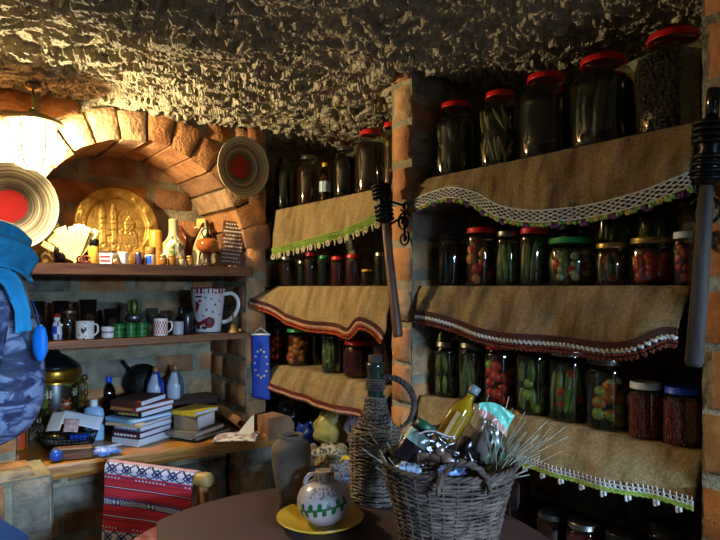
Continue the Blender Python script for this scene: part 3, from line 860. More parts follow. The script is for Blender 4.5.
# left bay, top : green net with white shell tassels
o, e = cloth('shelf_cloth', 'burlap cloth with lime green net and white shell tassels', 'top', 2.16, 1.415,
             P3([(277, 249), (300, 242), (325, 236), (350, 228), (370, 220), (384, 214)], 1.178), ph=1.0, amp=.006)
L = sum((e((k+1)/60)-e(k/60)).length for k in range(60))
mb = MB(); W = .026
for r in range(5): mb.tube([frame(e, k/160)[0] + frame(e, k/160)[2]*W*.25*r for k in range(161)], .0016, 5)
m = int(L/.008)
for k in range(m):
    p, t, d, n = frame(e, (k+.5)/m); mb.tube([p - t*.003, p + d*W*.5 + t*.003, p + d*W - t*.003], .0015, 4)
    if k % 3 == 0: mb.ball(p + d*(W+.003), .0035, 0, 6)
mb.build('net_edging', YARN['green'], o)
mb = MB(); m = int(L/.027)
for k in range(m):
    p, t, d, n = frame(e, (k+.5)/m); c = p + d*(W+.008); mb = MB()
    if k % 2 == 0:
        for j in range(9):
            an = 2*PI*j/9; mb.ball(c + t*math.cos(an)*.0085 + d*math.sin(an)*.0085 + n*.002, .0042, 0, 6)
        mb.ball(c + n*.002, .003, 0, 6)
    else: mb.tube([p + d*W, c + d*.002 + t*.002, c + d*.014], [.002, .003, .0015], 5)
    mb.build('shell_tassel', mat('yarn_ecru', '#d2c09a', .9), o)
# left bay, middle
o, e = cloth('shelf_cloth', 'burlap cloth with brown band and orange scalloped edge, corner flung over the pier', 'mid', 2.16, 1.418,
             P3([(254, 299, 1.095), (268, 303, 1.13), (288, 313, 1.165), (312, 321), (340, 324), (352, 328), (364, 318), (375, 322), (387, 334)], 1.172), ph=3.0, amp=.008)
loops_fringe(o, e, .036, .013, 'brown', 'peach', 'orange')
# left bay, lower
o, e = cloth('shelf_cloth', 'burlap cloth with brown net and pale chain edge beside the blue flag', 'low', 2.16, 1.418,
             P3([(264, 379, 1.15), (288, 388), (318, 399), (345, 406), (378, 413)], 1.175), ph=5.0, amp=.008)
loops_fringe(o, e, .024, .013, 'rust', 'peach', 'brown')
# =====================================================  THINGS ON THE NICHE SHELVES AND THE ARCH
def spot(px, Y, z):
    X, t = atY(px, Y); return Vector((X, Y, z)), t/FP     # place, metres per photo pixel
def seat(name, label, cat, px, Y, z, rz=YAW, group=None):
    p, s = spot(px, Y, z + .002); return thing(name, label, cat, p, rz, group), s
def arcpts(c, r, a0, a1, n, ax='xz', sq=1.0):
    out = []
    for k in range(n+1):
        a = a0 + (a1-a0)*k/n; u, w = r*math.cos(a), r*sq*math.sin(a)
        out.append(Vector((c[0]+u, c[1], c[2]+w)) if ax == 'xz' else Vector((c[0]+u, c[1]+w, c[2])))
    return out
def cup(name, label, cat, px, Y, z, w, h, m, handle=None, fn=None, mats=None, taper=1.0, foot=None, group=None, rz=YAW, hw=.55, thick=.07, seg=32, rows=16):
    t, s = seat(name, label, cat, px, Y, z, rz, group)
    r, hh = w*s/2, h*s; mb = MB()
    pr = [(0, 0), (r*taper*.9, 0), (r*taper, hh*.04)] + [(r*(taper + (1-taper)*k/rows), hh*(.04+.94*k/rows)) for k in range(1, rows+1)]
    pr += [(r*(1-thick*.5), hh), (r*(1-thick*1.5), hh*.97), (r*taper*.85, hh*.1), (0, hh*.08)]
    mb.lathe(pr, seg, fn=(lambda a, zz, rr: fn(a, zz/hh) if rr > r*taper*.93 else 0) if fn else None)
    mb.build('cup_body', mats or m, t)
    if handle:
        hb = MB(); sg = 1 if handle > 0 else -1
        pts = [Vector((sg*r*.9, 0, hh*.80)), Vector((sg*(r+hw*r*.7), 0, hh*.82)), Vector((sg*(r+hw*r*1.1), 0, hh*.62)), Vector((sg*(r+hw*r*.9), 0, hh*.36)), Vector((sg*r*(.45+.5*taper), 0, hh*.18))]
        hb.tube([lerp_poly(pts, k/14) for k in range(15)], r*.11, 8)
        hb.build('handle', m if not isinstance(mats, list) else mats[0], t)
    return t, r, hh

# ---- painted plates on the arch
def plate(label, c, R, tilt, cols, rz=0.0):
    t = thing('wall_plate', label, 'plate', c, 0, 'ring-painted wall plates')
    M = Matrix.Rotation(rz, 4, 'Z') @ Matrix.Rotation(PI/2 + tilt, 4, 'X')
    mb = MB(); dep = R*.24
    pr = []
    N = 40
    for k in range(N+1):
        q = k/N; r = R*q
        z = dep*(max(0, q-.42)/.58)**1.15
        pr.append((r, z))
    pr += [(R*1.015, dep+.002), (R*1.0, dep-.006), (R*.5, -.008), (0, -.008)]
    def f(a, z, r):
        q = r/R
        for (lim, mi) in cols:
            if q < lim: return mi
        return cols[-1][1]
    mb.lathe(pr, 72, M=M, fn=lambda a, z, r: f(a, z, r) if z > -.004 else 3)
    mb.build('plate_body', [mat('plate_red', '#a81c12', .45, var=.3, scale=14), mat('plate_grey', '#8c7f68', .5, var=.2, scale=60), mat('plate_cream', '#c9bf9e', .5, var=.15), mat('plate_dark', '#5c4f40', .5, var=.25, scale=60)], t)
    mb = MB(); mb.tube([Vector((0, .004, R*.80)), Vector((0, .012, R*.98))], .0015, 5); mb.build('hanging_wire', IRON, t)
    return t
rings = [(.385, 0), (.47, 3), (.50, 1), (.53, 3), (.60, 1), (.62, 2), (.68, 1), (.71, 3), (.78, 1), (.80, 2), (.86, 1), (.89, 2), (.93, 1), (2, 2)]
c, s = spot(243.5, 2.105, 0); c.z = zat(166, s*FP); plate('grey ringed plate with red centre, half in shadow, hung on the corner pier', c + Vector((0, .028, 0)), 29.5*s, .07, rings, .13)
c, s = spot(11, 2.125, 0); c.z = zat(205, s*FP); plate('ringed plate with bright red centre hung under the lit lantern', c + Vector((0, .028, 0)), 43*s, .17, rings, .02)

# ---- big brass tray with an embossed castle
t, s = seat('brass_tray', 'large round brass tray embossed with a twin-towered castle, propped on the shelf', 'tray', 117, 2.435, Z1, 0)
R = 40*s; lean = .12
def relief(x, y):        # height of the embossing, x and y in tray radii
    h = 0.0
    def blk(x0, x1, y0, y1, hh):
        return hh if x0 < x < x1 and y0 < y < y1 else 0
    h = max(h, blk(-.42, -.30, -.45, .30, 1), blk(-.14, -.02, -.45, .30, 1))
    for cx in (-.36, -.08):
        if .30 <= y < .62 and abs(x-cx) < .07*(1-(y-.30)/.34)+.008: h = max(h, 1)
    h = max(h, blk(-.30, -.14, -.45, .08, .8), blk(-.02, .50, -.45, -.18, .6), blk(.20, .44, -.18, .12, .6))
    if .12 <= y < .32 and abs(x-.32) < .12*(1-(y-.12)/.22): h = max(h, .6)
    if abs(x+.22) < .07 and -.45 < y < -.24: h = .1
    for yy in (-.1, .05, .18):
        if h > .5 and abs(y-yy) < .018: h -= .4
    if y < -.30: h = max(h, .35 + .4*nz3(x*14, y*14, 2))
    if .02 < x < .62 and -.2 < y < .0: h += .35*nz3(x*16, y*16, 5)
    return h
def tray_pt(u, v):
    a = 2*PI*u; q = v; r = R*q
    x, y = q*math.cos(a), q*math.sin(a)
    d = 0.0
    if q < .70: d = .0085*relief(x/.95, y/.95) + .001*nz3(x*20, y*20, 1)
    elif q < .76: d = .012*(q-.70)/.06
    elif q < .97: d = .012 + .0045*max(0, math.sin(a*14))*math.sin((q-.76)/.21*PI) + .002*nz3(x*20, y*20, 4)
    else: d = .012 - .004*(q-.97)/.03
    p = Vector((r*math.cos(a), -d, r*math.sin(a)))
    p = Matrix.Rotation(-lean, 4, 'X') @ p
    return p + Vector((0, 0, R*math.cos(lean)))
mb = MB(); mb.grid(lambda a, b: tray_pt(a, max(b, .002)), 180, 70)
o = mb.build('tray_disc', BRASS, t); sm = o.modifiers.new('thickness', 'SOLIDIFY'); sm.thickness = .002

# ---- upper shelf, left to right
# mossy brown figure behind the plate
t, s = seat('driftwood_figure', 'knobbly pale brown driftwood figure behind the plate rim', 'figurine', 48, 2.36, Z1)
mb = MB(); rr = random.Random(2)
for (x, z, r) in ((0, 6, 7), (3, 15, 6), (-2, 24, 6), (4, 31, 5), (7, 38, 4)): mb.ball((x*s, 0, z*s), (r*s, r*s*.8, r*s*1.05), n=12, nz=.7, sc=2.2, seed=x)
mb.build('body', mat('driftwood', '#a98a58', .9, bump=.6, hex2='#6d5532'), t)
# corn husk fan
t, s = seat('husk_fan', 'pale yellow dried husk bouquet spread like a fan', 'dried bouquet', 75, 2.265, Z1)
mb = MB()
for k in range(26):
    a = math.radians(58 + 92*k/25); L = (35+3*math.sin(k*2.3))*s; w = 4.6*s
    d = Vector((math.cos(a), .12*math.sin(k*1.7), math.sin(a))); n_ = Vector((-d.z, 0, d.x)); b0 = Vector((2*s, 0, 2*s))
    mb.grid(lambda u, v, d=d, n_=n_, b0=b0, L=L, w=w, k=k: b0 + d*(L*v) + n_*(w*(u-.5)*(.25+1.6*v*(1.15-v*.45))) + Vector((0, .5*s*math.sin(u*PI)-.4*s*(k % 2), 0)), 4, 10)
o = mb.build('husk_leaves', mat('husk', '#e0cf86', .8, var=.2, scale=60), t); sm = o.modifiers.new('thickness', 'SOLIDIFY'); sm.thickness = .0008
mb = MB(); mb.lathe([(0, 0), (3.2*s, 0), (2.6*s, 3*s), (1.8*s, 7*s), (2.4*s, 11*s), (0, 11*s)], 16, c=(1.5*s, 0, 0)); mb.build('bound_stem', CREAM, t)
# dark figure
t, s = seat('dark_figurine', 'small dark animal figurine with a raised head, left of the husk bouquet', 'figurine', 60, 2.19, Z1)
mb = MB(); mb.ball((0, 0, 6*s), (6*s, 4*s, 5*s), n=12, nz=.2); mb.ball((-3.5*s, 0, 12*s), (3*s, 2.6*s, 3.2*s), n=10); mb.tube([Vector((-3*s, 0, 7*s)), Vector((-3.6*s, 0, 11*s))], 2.2*s, 8)
for x in (-4, -1.5, 2.5, 4.5): mb.tube([Vector((x*s, 0, 5*s)), Vector((x*s, 0, 0))], 1.2*s, 6)
mb.ball((-5*s, 0, 15*s), (1*s, 1*s, 1.8*s), n=6); mb.ball((-2.2*s, 0, 15*s), (1*s, 1*s, 1.8*s), n=6)
mb.build('body', mat('dark_glaze', '#1c1a16', .4), t)
# two red-brown trinkets
t, s = seat('trinket_pair', 'low dark red trinket with two loops before the husk stem', 'trinket', 84, 2.17, Z1)
mb = MB()
for x in (-4, 3): mb.tube(arcpts((x*s, 0, 4*s), 3*s, 0, 2*PI*.97, 16), 1*s, 6)
mb.tube([Vector((-8*s, 0, .9*s)), Vector((7*s, 0, .9*s))], .9*s, 6); mb.build('loops', mat('red_brown', '#6e2218', .4), t)
# yellow bottle with black cap
t, s = seat('spice_bottle', 'squat yellow bottle with a black cap and orange label', 'bottle', 94, 2.20, Z1)
mb = MB(); mb.lathe([(0, 0), (4.6*s, 0), (5*s, .8*s), (5*s, 15*s), (4.4*s, 17*s), (3.6*s, 18.5*s), (0, 18.5*s)], 24, fn=lambda a, z, r: 1 if 8*s < z < 14*s else 0); mb.build('bottle_body', [mat('spice_yellow', '#d2a53a', .4), mat('label_orange', '#c8732f', .6)], t)
mb = MB(); mb.lathe([(4.4*s, 18*s), (4.8*s, 18.4*s), (4.8*s, 24*s), (4.4*s, 24.6*s), (0, 24.6*s)], 24, wob=lambda a, z: .02*math.sin(a*14)); mb.build('cap', BLACK, t)
# card box
t, s = seat('souvenir_box', 'small white box with red stripes on a dark lid, before the brass tray', 'box', 107, 2.19, Z1)
mb = MB(); mb.add([(-6*s, -4*s, 0), (6*s, -4*s, 0), (6*s, 4*s, 0), (-6*s, 4*s, 0), (-7.6*s, -5*s, 11*s), (7.6*s, -5*s, 11*s), (7.6*s, 5*s, 11*s), (-7.6*s, 5*s, 11*s)], [(0,1,5,4), (1,2,6,5), (2,3,7,6), (3,0,4,7), (3,2,1,0)], 0, False)
for z in (3.5, 7.5): mb.box((0, -4.72*s - (.06*z*s), z*s), (10*s, .4*s, .9*s), 1)
mb.build('box_body', [WHITE, RED], t)
mb = MB(); mb.box((0, 0, 12*s), (16*s, 11*s, 2*s), bev=.5*s); mb.build('lid', DARKW, t)
cup('egg_cup', 'small plain white cup before the brass tray', 'cup', 123.5, 2.19, Z1, 11, 12, WHITE, taper=.78)
t, s = seat('wooden_egg', 'pinkish egg lying left of the plain white cup', 'egg', 114.6, 2.17, Z1)
mb = MB(); mb.ball((0, 0, 2.7*s), (3.2*s, 2.7*s, 2.7*s), n=14); mb.build('shell', mat('egg_pink', '#cfa57a', .5), t)
t, s = seat('aluminium_can', 'tiny purple and silver striped can', 'can', 138.5, 2.19, Z1)
mb = MB(); mb.lathe([(0, 0), (2.8*s, 0), (3.2*s, .8*s), (3.2*s, 11*s), (2.7*s, 12.4*s), (0, 12.2*s)], 20, fn=lambda a, z, r: 1 if int(a*3) % 2 and r > 3*s else 0); mb.build('can_body', [METAL, mat('can_purple', '#3a2a78', .35)], t)
t, s = seat('mustard_jar', 'small glass jar with wooden lid and round blue label', 'jar', 150.5, 2.20, Z1)
mb = MB(); mb.lathe([(0, 0), (5*s, 0), (5.6*s, 1*s), (5.6*s, 9*s), (4.6*s, 11*s), (0, 11*s)], 24, fn=lambda a, z, r: 1 if (abs(a-1.5*PI) < .5 and 2*s < z < 8*s) else 0); mb.build('jar_body', [mat('jar_cream', '#cdbf9d', .3), BLUE], t)
mb = MB(); mb.lathe([(5*s, 10.5*s), (5.4*s, 11*s), (5.2*s, 17*s), (4.6*s, 18*s), (0, 18.2*s)], 24); mb.build('lid', wood('cork_lid', '#a8763c', '#8a5c2c'), t)
# amber wooden tube
t, s = seat('amber_candle', 'tall amber pillar candle beside the brass tray', 'candle', 155.5, 2.32, Z1)
mb = MB(); mb.lathe([(0, 0), (6*s, 0), (6.2*s, 1*s), (6*s, 34*s), (5.4*s, 36*s), (3.5*s, 35*s), (0, 34.5*s)], 24, wob=lambda a, z: .02*math.sin(a*8+z*40)); mb.build('wax', mat('amber_wax', '#c78a2c', .4, var=.15), t)
mb = MB(); mb.tube([Vector((0, 0, 34*s)), Vector((.4*s, 0, 38*s))], .4*s, 5); mb.build('wick', BLACK, t)
for px, w, h, lab in ((163, 8, 10, 'tiny amber glass pot next to the wooden-lidded jar'), (172, 9, 11, 'tiny brown glass pot between two paler ones'), (181, 8, 9, 'tiny clear-topped pot before the floral bottle'), (190, 8, 10, 'tiny brown pot before the saddle-shaped carving')):
    t, s = seat('glass_pot', lab, 'pot', px, 2.18, Z1, group='tiny pots on the upper shelf')
    mb = MB(); mb.lathe([(0, 0), (w*.45*s, 0), (w*.5*s, h*.15*s), (w*.5*s, h*.6*s), (w*.36*s, h*.78*s), (0, h*.78*s)], 18); mb.build('pot_body', mat('honey_glass', '#8a5a22', .15, spec=.8) if px != 181 else mat('clear_pot', '#b8a878', .2), t)
    mb = MB(); mb.lathe([(w*.36*s, h*.74*s), (w*.42*s, h*.78*s), (w*.42*s, h*s), (0, h*s)], 18); mb.build('lid', GOLDLID, t)
# floral bottle/vase
t, s = seat('floral_bottle', 'tall pale bottle with green leaves and white flowers painted on it', 'bottle', 173.5, 2.27, Z1)
def flo(a, q):
    n1 = nz3(math.cos(a)*3, math.sin(a)*3, q*9)
    return 2 if (n1 > .22 and q < .62) else (1 if n1 < -.25 and .1 < q < .6 else 0)
H_ = 47*s; pr = [(0, 0), (9.5*s, 0), (10.6*s, 2*s)] + [(10.6*s - .4*s*math.sin(k), (2+k*1.6)*s) for k in range(1, 14)] + [(7.4*s, 26*s), (5.2*s, 30*s), (4.6*s, 34*s), (4.6*s, 45*s), (5.0*s, 46*s), (4.2*s, 47*s), (0, 46*s)]
mb = MB(); mb.lathe(pr, 40, fn=lambda a, z, r: flo(a, z/H_)); mb.build('bottle_body', [mat('bottle_pale', '#bfb27c', .3), mat('leaf_green', '#4c5f2a', .5), WHITE], t)
# saddle-shaped red-brown carving
t, s = seat('wooden_carving', 'dark red-brown carved wooden bird shape with raised wing', 'carving', 188, 2.33, Z1)
mb = MB(); pr = [(-9, 42), (-6, 40), (0, 33), (6, 30), (10, 33), (14, 42), (16, 44), (15, 30), (13, 14), (8, 5), (2, 2), (-3, 8), (-6, 20), (-9, 34)]
pts = [lerp_poly([Vector((a*s, 0, b*s)) for a, b in pr + [pr[0]]], k/60) for k in range(60)]
for y in (-1, 1): pass
ctr = Vector((4*s, 0, 20*s)); n = 60
rngs = []
for (f, y) in ((.86, -4.5), (1.0, -2), (1.0, 2), (.86, 4.5)): rngs.append([ctr + (p-ctr)*f + Vector((0, y*s, 0)) for p in pts])
vs = [p for r in rngs for p in r] + [ctr + Vector((0, -5.5*s, 0)), ctr + Vector((0, 5.5*s, 0))]
fs = [(q*n+i, q*n+(i+1) % n, (q+1)*n+(i+1) % n, (q+1)*n+i) for q in range(3) for i in range(n)] + [(4*n, (i+1) % n, i) for i in range(n)] + [(4*n+1, 3*n+i, 3*n+(i+1) % n) for i in range(n)]
mb.add(vs, fs); mb.build('carved_body', wood('red_wood', '#6d2c14', '#46180b', rough=.3, coat=.4), t)
# yellow box on the ledge behind
t, s = seat('yellow_box', 'little pale yellow cube on a white card rest behind the carving', 'box', 202, 2.42, Z1)
mb = MB(); mb.box((0, 0, 45*s), (9*s, 8*s, 8*s), bev=.6*s); mb.build('cube_body', mat('yellow_card', '#d8b75c', .6), t)
mb = MB(); mb.box((0, 0, 20*s), (6*s, 6*s, 39.5*s), bev=.5*s); mb.box((0, 0, 40*s), (14*s, 10*s, 1.8*s), bev=.4*s); mb.build('stand', CREAM, t)
# amber bowl lamp on a dark stem
t, s = seat('oil_lamp', 'round amber glass oil lamp on a dark foot with an iron top', 'oil lamp', 207.5, 2.175, Z1)
mb = MB(); mb.lathe([(0, 13.5*s), (6*s, 13.5*s), (9.6*s, 16*s), (11*s, 20*s), (10.6*s, 24*s), (7*s, 27*s), (4*s, 28*s), (0, 28*s)], 32); mb.build('glass_bowl', mat('amber_glaze', '#a8561a', .12, spec=.9, var=.2, coat=.6), t)
mb = MB(); mb.lathe([(0, 0), (6*s, 0), (6*s, 1.2*s), (3.4*s, 3*s), (3*s, 9*s), (5*s, 13*s), (6*s, 13.8*s), (0, 13.8*s)], 24); mb.build('foot', mat('lamp_foot', '#3a2312', .4), t)
mb = MB(); mb.lathe([(4*s, 27.5*s), (4.6*s, 29*s), (2*s, 31*s), (1.2*s, 34*s), (1.2*s, 45*s), (0, 46*s)], 16)
for sg in (-1, 1): mb.tube([Vector((sg*3.6*s, 0, 29*s)), Vector((sg*6*s, 0, 34*s)), Vector((sg*3*s, 0, 38*s)), Vector((0, 0, 36*s))], .7*s, 5)
mb.build('burner', IRON, t)
# white ribbon-like card
t, s = seat('curled_card', 'curled cream card leaning between the carving and the amber oil lamp', 'card', 194, 2.255, Z1)
mb = MB(); mb.grid(lambda a, b: Vector(((-3+7*a + 11*b*b)*s, (2*math.sin(a*3))*s, (1+38*b)*s)), 6, 14); o = mb.build('card_sheet', CREAM, t); sm = o.modifiers.new('thickness', 'SOLIDIFY'); sm.thickness = .001
# plaque with lines of writing
t, s = seat('wooden_plaque', 'tilted dark wooden plaque covered with lines of white writing', 'plaque', 230, 2.20, Z1, YAW+.25)
W_, Hh = 22*s, 45*s; M = Matrix.Rotation(-.13, 4, 'X') @ Matrix.Rotation(.10, 4, 'Y')
mb = MB(); mb.box(M @ Vector((0, 0, Hh*.5+1.4*s)), (W_, 2.2*s, Hh), M=M, bev=.4*s); mb.build('board', wood('plaque_wood', '#6b4120', '#4a2a12'), t)
mb = MB(); rr = random.Random(12)
for k in range(11):
    z = Hh*(.93-.085*k); x = -W_*.42 + rr.uniform(0, .1)*W_
    end = W_*rr.uniform(.25, .43)
    while x < end:
        w = rr.uniform(1.2, 3.2)*s; th = 1.3*s if k < 7 else .8*s
        pts = [M @ Vector((x + w*q/5, -1.35*s, z + 1.4*s + th*(.6*math.sin(q*2.4+k)))) for q in range(6)]
        mb.tube(pts, .62*s if k < 7 else .36*s, 4); x += w + .9*s
mb.build('lettering', mat('letter_white', '#e8e2d0', .6), t)

# ---- middle shelf, left to right
GT = 'dark glass tumblers on the middle shelf'
for px, w, h, Y, lab in ((37, 15, 38, 2.27, 'dark tumbler partly behind the blue scarf, leftmost on the mug shelf'), (61, 16, 36, 2.33, 'dark tumbler with a bright streak behind the red-capped gnome'), (88, 17, 36, 2.33, 'dark tumbler rising behind the white mug with black flowers'), (112, 18, 25, 2.36, 'dark brown round-shouldered tumbler behind the small white bowl')):
    t, s = seat('dark_tumbler', lab, 'tumbler', px, Y, Z2, group=GT)
    mb = MB(); mb.lathe([(0, 0), (w*.42*s, 0), (w*.45*s, 1*s), (w*.5*s, h*s), (w*.46*s, h*s), (w*.41*s, 2*s), (0, 2*s)], 28); mb.build('tumbler_glass', mat('smoke_glass', '#1c1614', .06, spec=1.0, coat=.5), t)
t, s = seat('gnome_figurine', 'small white gnome figurine with a red cap, standing by the glass jar', 'figurine', 57, 2.21, Z2)
mb = MB(); mb.lathe([(0, 0), (4.5*s, 0), (5.2*s, 6*s), (4.4*s, 14*s), (3*s, 18*s), (0, 19*s)], 18, fn=lambda a, z, r: 1 if nz3(math.cos(a)*2, math.sin(a)*2, z/s*.25) > .2 else 0); mb.ball((0, 0, 21*s), (3*s, 3*s, 3.2*s), n=12); mb.build('body', [WHITE, BLUE], t)
mb = MB(); mb.lathe([(0, 22.5*s), (3.8*s, 22.6*s), (3.9*s, 23.6*s), (2.2*s, 26*s), (0, 27.5*s)], 18); mb.build('red_cap', RED, t)
t, s = seat('storage_jar', 'empty clear glass jar with a metal rim, beside the white mug', 'jar', 69, 2.25, Z2)
mb = MB(); mb.lathe([(0, .6*s), (8*s, 0), (9*s, 1*s), (9*s, 22*s), (8*s, 25*s), (8*s, 28*s)], 28); mb.build('glass', GLASS, t)
mb = MB(); mb.lathe([(8.1*s, 24.5*s), (8.6*s, 25*s), (8.6*s, 28.4*s), (7.8*s, 28.6*s)], 28); mb.build('metal_rim', METAL, t)
def flower(a, q):
    b = (a-1.55*PI); d = math.hypot(b*1.0, (q-.5)*1.1)
    return 1 if (abs(b) < 1.1 and (d < .16 or (nz3(b*4, q*5, 3) > .18 and d < .6))) else 0
cup('white_mug', 'white mug with black flower drawing and two handles', 'mug', 85, 2.185, Z2, 17, 18, WHITE, 1, fn=flower, mats=[WHITE, mat('ink', '#26242c', .4)], hw=.5)
cup('sugar_bowl', 'low white bowl with a grey band, left of the green mugs', 'bowl', 108, 2.185, Z2, 13, 11, WHITE, fn=lambda a, q: 1 if .45 < q < .6 else 0, mats=[WHITE, mat('band_grey', '#7f8794', .4)], taper=.92)
for px, lab in ((118.5, 'small ribbed green mug next to the white bowl'), (130.5, 'small ribbed green mug in the middle of its trio'), (141.5, 'small ribbed green mug nearest the orange patterned mug')):
    cup('green_mug', lab, 'mug', px, 2.175, Z2, 10.5, 14, GREEN, 1, fn=lambda a, q: 1 if (int(q*9) % 3 == 0) else 0, mats=[GREEN, mat('green_light', '#3f8a3c', .3)], hw=.7, group='trio of small green mugs')
t, s = seat('striped_egg', 'green and gold striped egg on a pewter goblet foot, behind the green mugs', 'egg', 133.5, 2.29, Z2)
mb = MB(); pr = [(7.5*s*math.sin(PI*k/18), (27 - 8*math.cos(PI*k/18))*s) for k in range(19)]; pr[0] = (0, 19*s); pr[-1] = (0, 35*s)
mb.lathe(pr, 40, fn=lambda a, z, r: int(a*2.6) % 2); mb.build('egg_shell', [mat('egg_green', '#22401c', .4), mat('egg_gold', '#8f8a38', .4)], t)
mb = MB(); mb.lathe([(0, 0), (6*s, 0), (6.4*s, 1.5*s), (2.2*s, 4*s), (2*s, 10*s), (6.5*s, 13*s), (8*s, 15*s), (8*s, 19*s), (6.6*s, 20*s), (0, 19.5*s)], 24); mb.build('goblet_foot', mat('pewter', '#8a8a88', .35, .9), t)
for px, h, lab in ((152, 25, 'small clear glass goblet behind the green mug nearest the orange patterned mug'), (166, 22, 'small clear glass goblet behind the orange patterned mug')):
    t, s = seat('glass_goblet', lab, 'goblet', px, 2.30, Z2, group='clear goblets')
    mb = MB(); mb.lathe([(0, 0), (6*s, 0), (6*s, .8*s), (1*s, 2*s), (1*s, 8*s), (5*s, 11*s), (7*s, 17*s), (6*s, h*s), (5.6*s, h*s), (6.4*s, 17*s), (4*s, 12*s), (0, 10*s)], 24); mb.build('goblet_glass', glass('goblet', '#d8e2ea', gloss=.12), t)
cup('patterned_mug', 'white mug with orange lattice pattern and a curled handle', 'mug', 160.5, 2.175, Z2, 14, 17, WHITE, 1, fn=lambda a, q: (1 if (int(a*5.1) + int(q*6)) % 2 and .12 < q < .88 else 0), mats=[WHITE, mat('orange_glaze', '#b4572c', .35)], hw=.6)
cup('white_beaker', 'plain greyish white beaker right of the orange patterned mug', 'beaker', 178, 2.18, Z2, 11, 13, mat('grey_white', '#b4b6ba', .4), taper=.95)
t, s = seat('dark_jug', 'dark little jug with a narrow neck behind the plain beaker', 'jug', 181, 2.32, Z2)
mb = MB(); mb.lathe([(0, 0), (6*s, 0), (7.5*s, 5*s), (6.5*s, 12*s), (3*s, 16*s), (2.6*s, 22*s), (3.4*s, 24*s), (2.6*s, 24*s), (0, 17*s)], 24); mb.tube([Vector((3*s, 0, 21*s)), Vector((7.5*s, 0, 20*s)), Vector((9*s, 0, 14*s)), Vector((7*s, 0, 9*s))], .9*s, 6); mb.build('jug_body', mat('jug_dark', '#1b1d24', .25, spec=.7), t)
t, s = seat('dark_pot', 'dark glossy pot standing just left of the snowman mug', 'pot', 187, 2.215, Z2)
mb = MB(); mb.lathe([(0, 0), (5*s, 0), (6*s, 2*s), (6*s, 18*s), (5*s, 21*s), (0, 22*s)], 24); mb.build('pot_body', mat('jug_dark', '#1b1d24', .25), t)
# tall snowman mug
t, s = seat('snowman_mug', 'tall white mug with a dancing snowman, red patterned rim and large handle', 'mug', 208, 2.265, Z2)
def snow(a, q):
    b = a - 1.5*PI             # 0 faces the viewer
    if q > .86: return 1 if (int((b+7)*9) % 2 or q > .97) and not (.90 < q < .945 and int((b+7)*9) % 3 == 0) else 0
    def el(cx, cz, rx, rz): return ((b-cx)/rx)**2 + ((q-cz)/rz)**2 < 1
    if el(-.35, .80, .30, .025) : return 3
    if el(-.50, .60, .16, .10) or el(-.62, .50, .10, .06) or el(-.28, .70, .14, .03): return 1
    if el(-.55, .24, .55, .11) and not el(-.45, .34, .34, .11): return 1
    if el(.35, .22, .40, .12): return 1 if not el(.35, .25, .16, .05) else 2
    if el(-.62, .10, .20, .035) or el(-.05, .10, .22, .035): return 3
    for (cx, cz) in ((.45, .74), (.15, .50), (.55, .45), (.1, .78), (.7, .62), (-.1, .36), (1.0, .7), (1.1, .4), (-.95, .7), (-1.1, .45), (2, .6), (2.6, .4), (-2, .6)):
        if el(cx, cz, .07, .025): return 2
    return 0
hh, r0, r1 = 44*s, 12.4*s, 17.2*s
pr = [(0, 0), (r0*.95, 0)] + [(r0 + (r1-r0)*k/44, hh*(.01+.985*k/44)) for k in range(45)] + [(r1*.95, hh), (r0*.9, hh*.06), (0, hh*.05)]
mb = MB(); mb.lathe(pr, 80, fn=lambda a, z, r: snow(a, z/hh) if r > r0*.97 + (r1-r0)*.9*z/hh - .2*s else 0)
mb.build('mug_body', [mat('mug_white', '#c9c6c4', .25, var=.04), mat('mug_red', '#7a1420', .3), mat('mug_grey', '#55585c', .3), BLACK], t)
mb = MB(); pts = [Vector((16*s, 0, 37*s)), Vector((24*s, 0, 38*s)), Vector((30*s, 0, 31*s)), Vector((29*s, 0, 21*s)), Vector((22*s, 0, 12*s)), Vector((14.3*s, 0, 9*s))]
mb.tube([lerp_poly(pts, k/24) for k in range(25)], 2.0*s, 10); mb.build('handle', WHITE, t)
t, s = seat('brass_bell', 'little brass hand bell at the right end of the mug shelf', 'bell', 233, 2.158, Z2)
mb = MB(); mb.lathe([(4.8*s, 0), (4.6*s, 1*s), (3.2*s, 4*s), (2.6*s, 7*s), (1.2*s, 8.6*s), (0, 9*s)], 20); mb.build('bell_body', BRASS, t)
mb = MB(); mb.tube([Vector((0, 0, 8.5*s)), Vector((0, 0, 17*s))], [.9*s, 1.1*s], 8); mb.ball((0, 0, 17.5*s), 1.4*s, n=8); mb.build('handle', BRASS, t)
t, s = seat('brass_bead', 'tiny brass bead beside the hand bell', 'bead', 240, 2.146, Z2)
mb = MB(); mb.ball((0, 0, 1.9*s), 1.9*s, n=10); mb.build('bead_body', BRASS, t)
t, s = seat('dark_saucer', 'dark brown saucer under the foot of the snowman mug', 'saucer', 208, 2.215, Z2-.0015)
bpy.data.objects.remove(t)

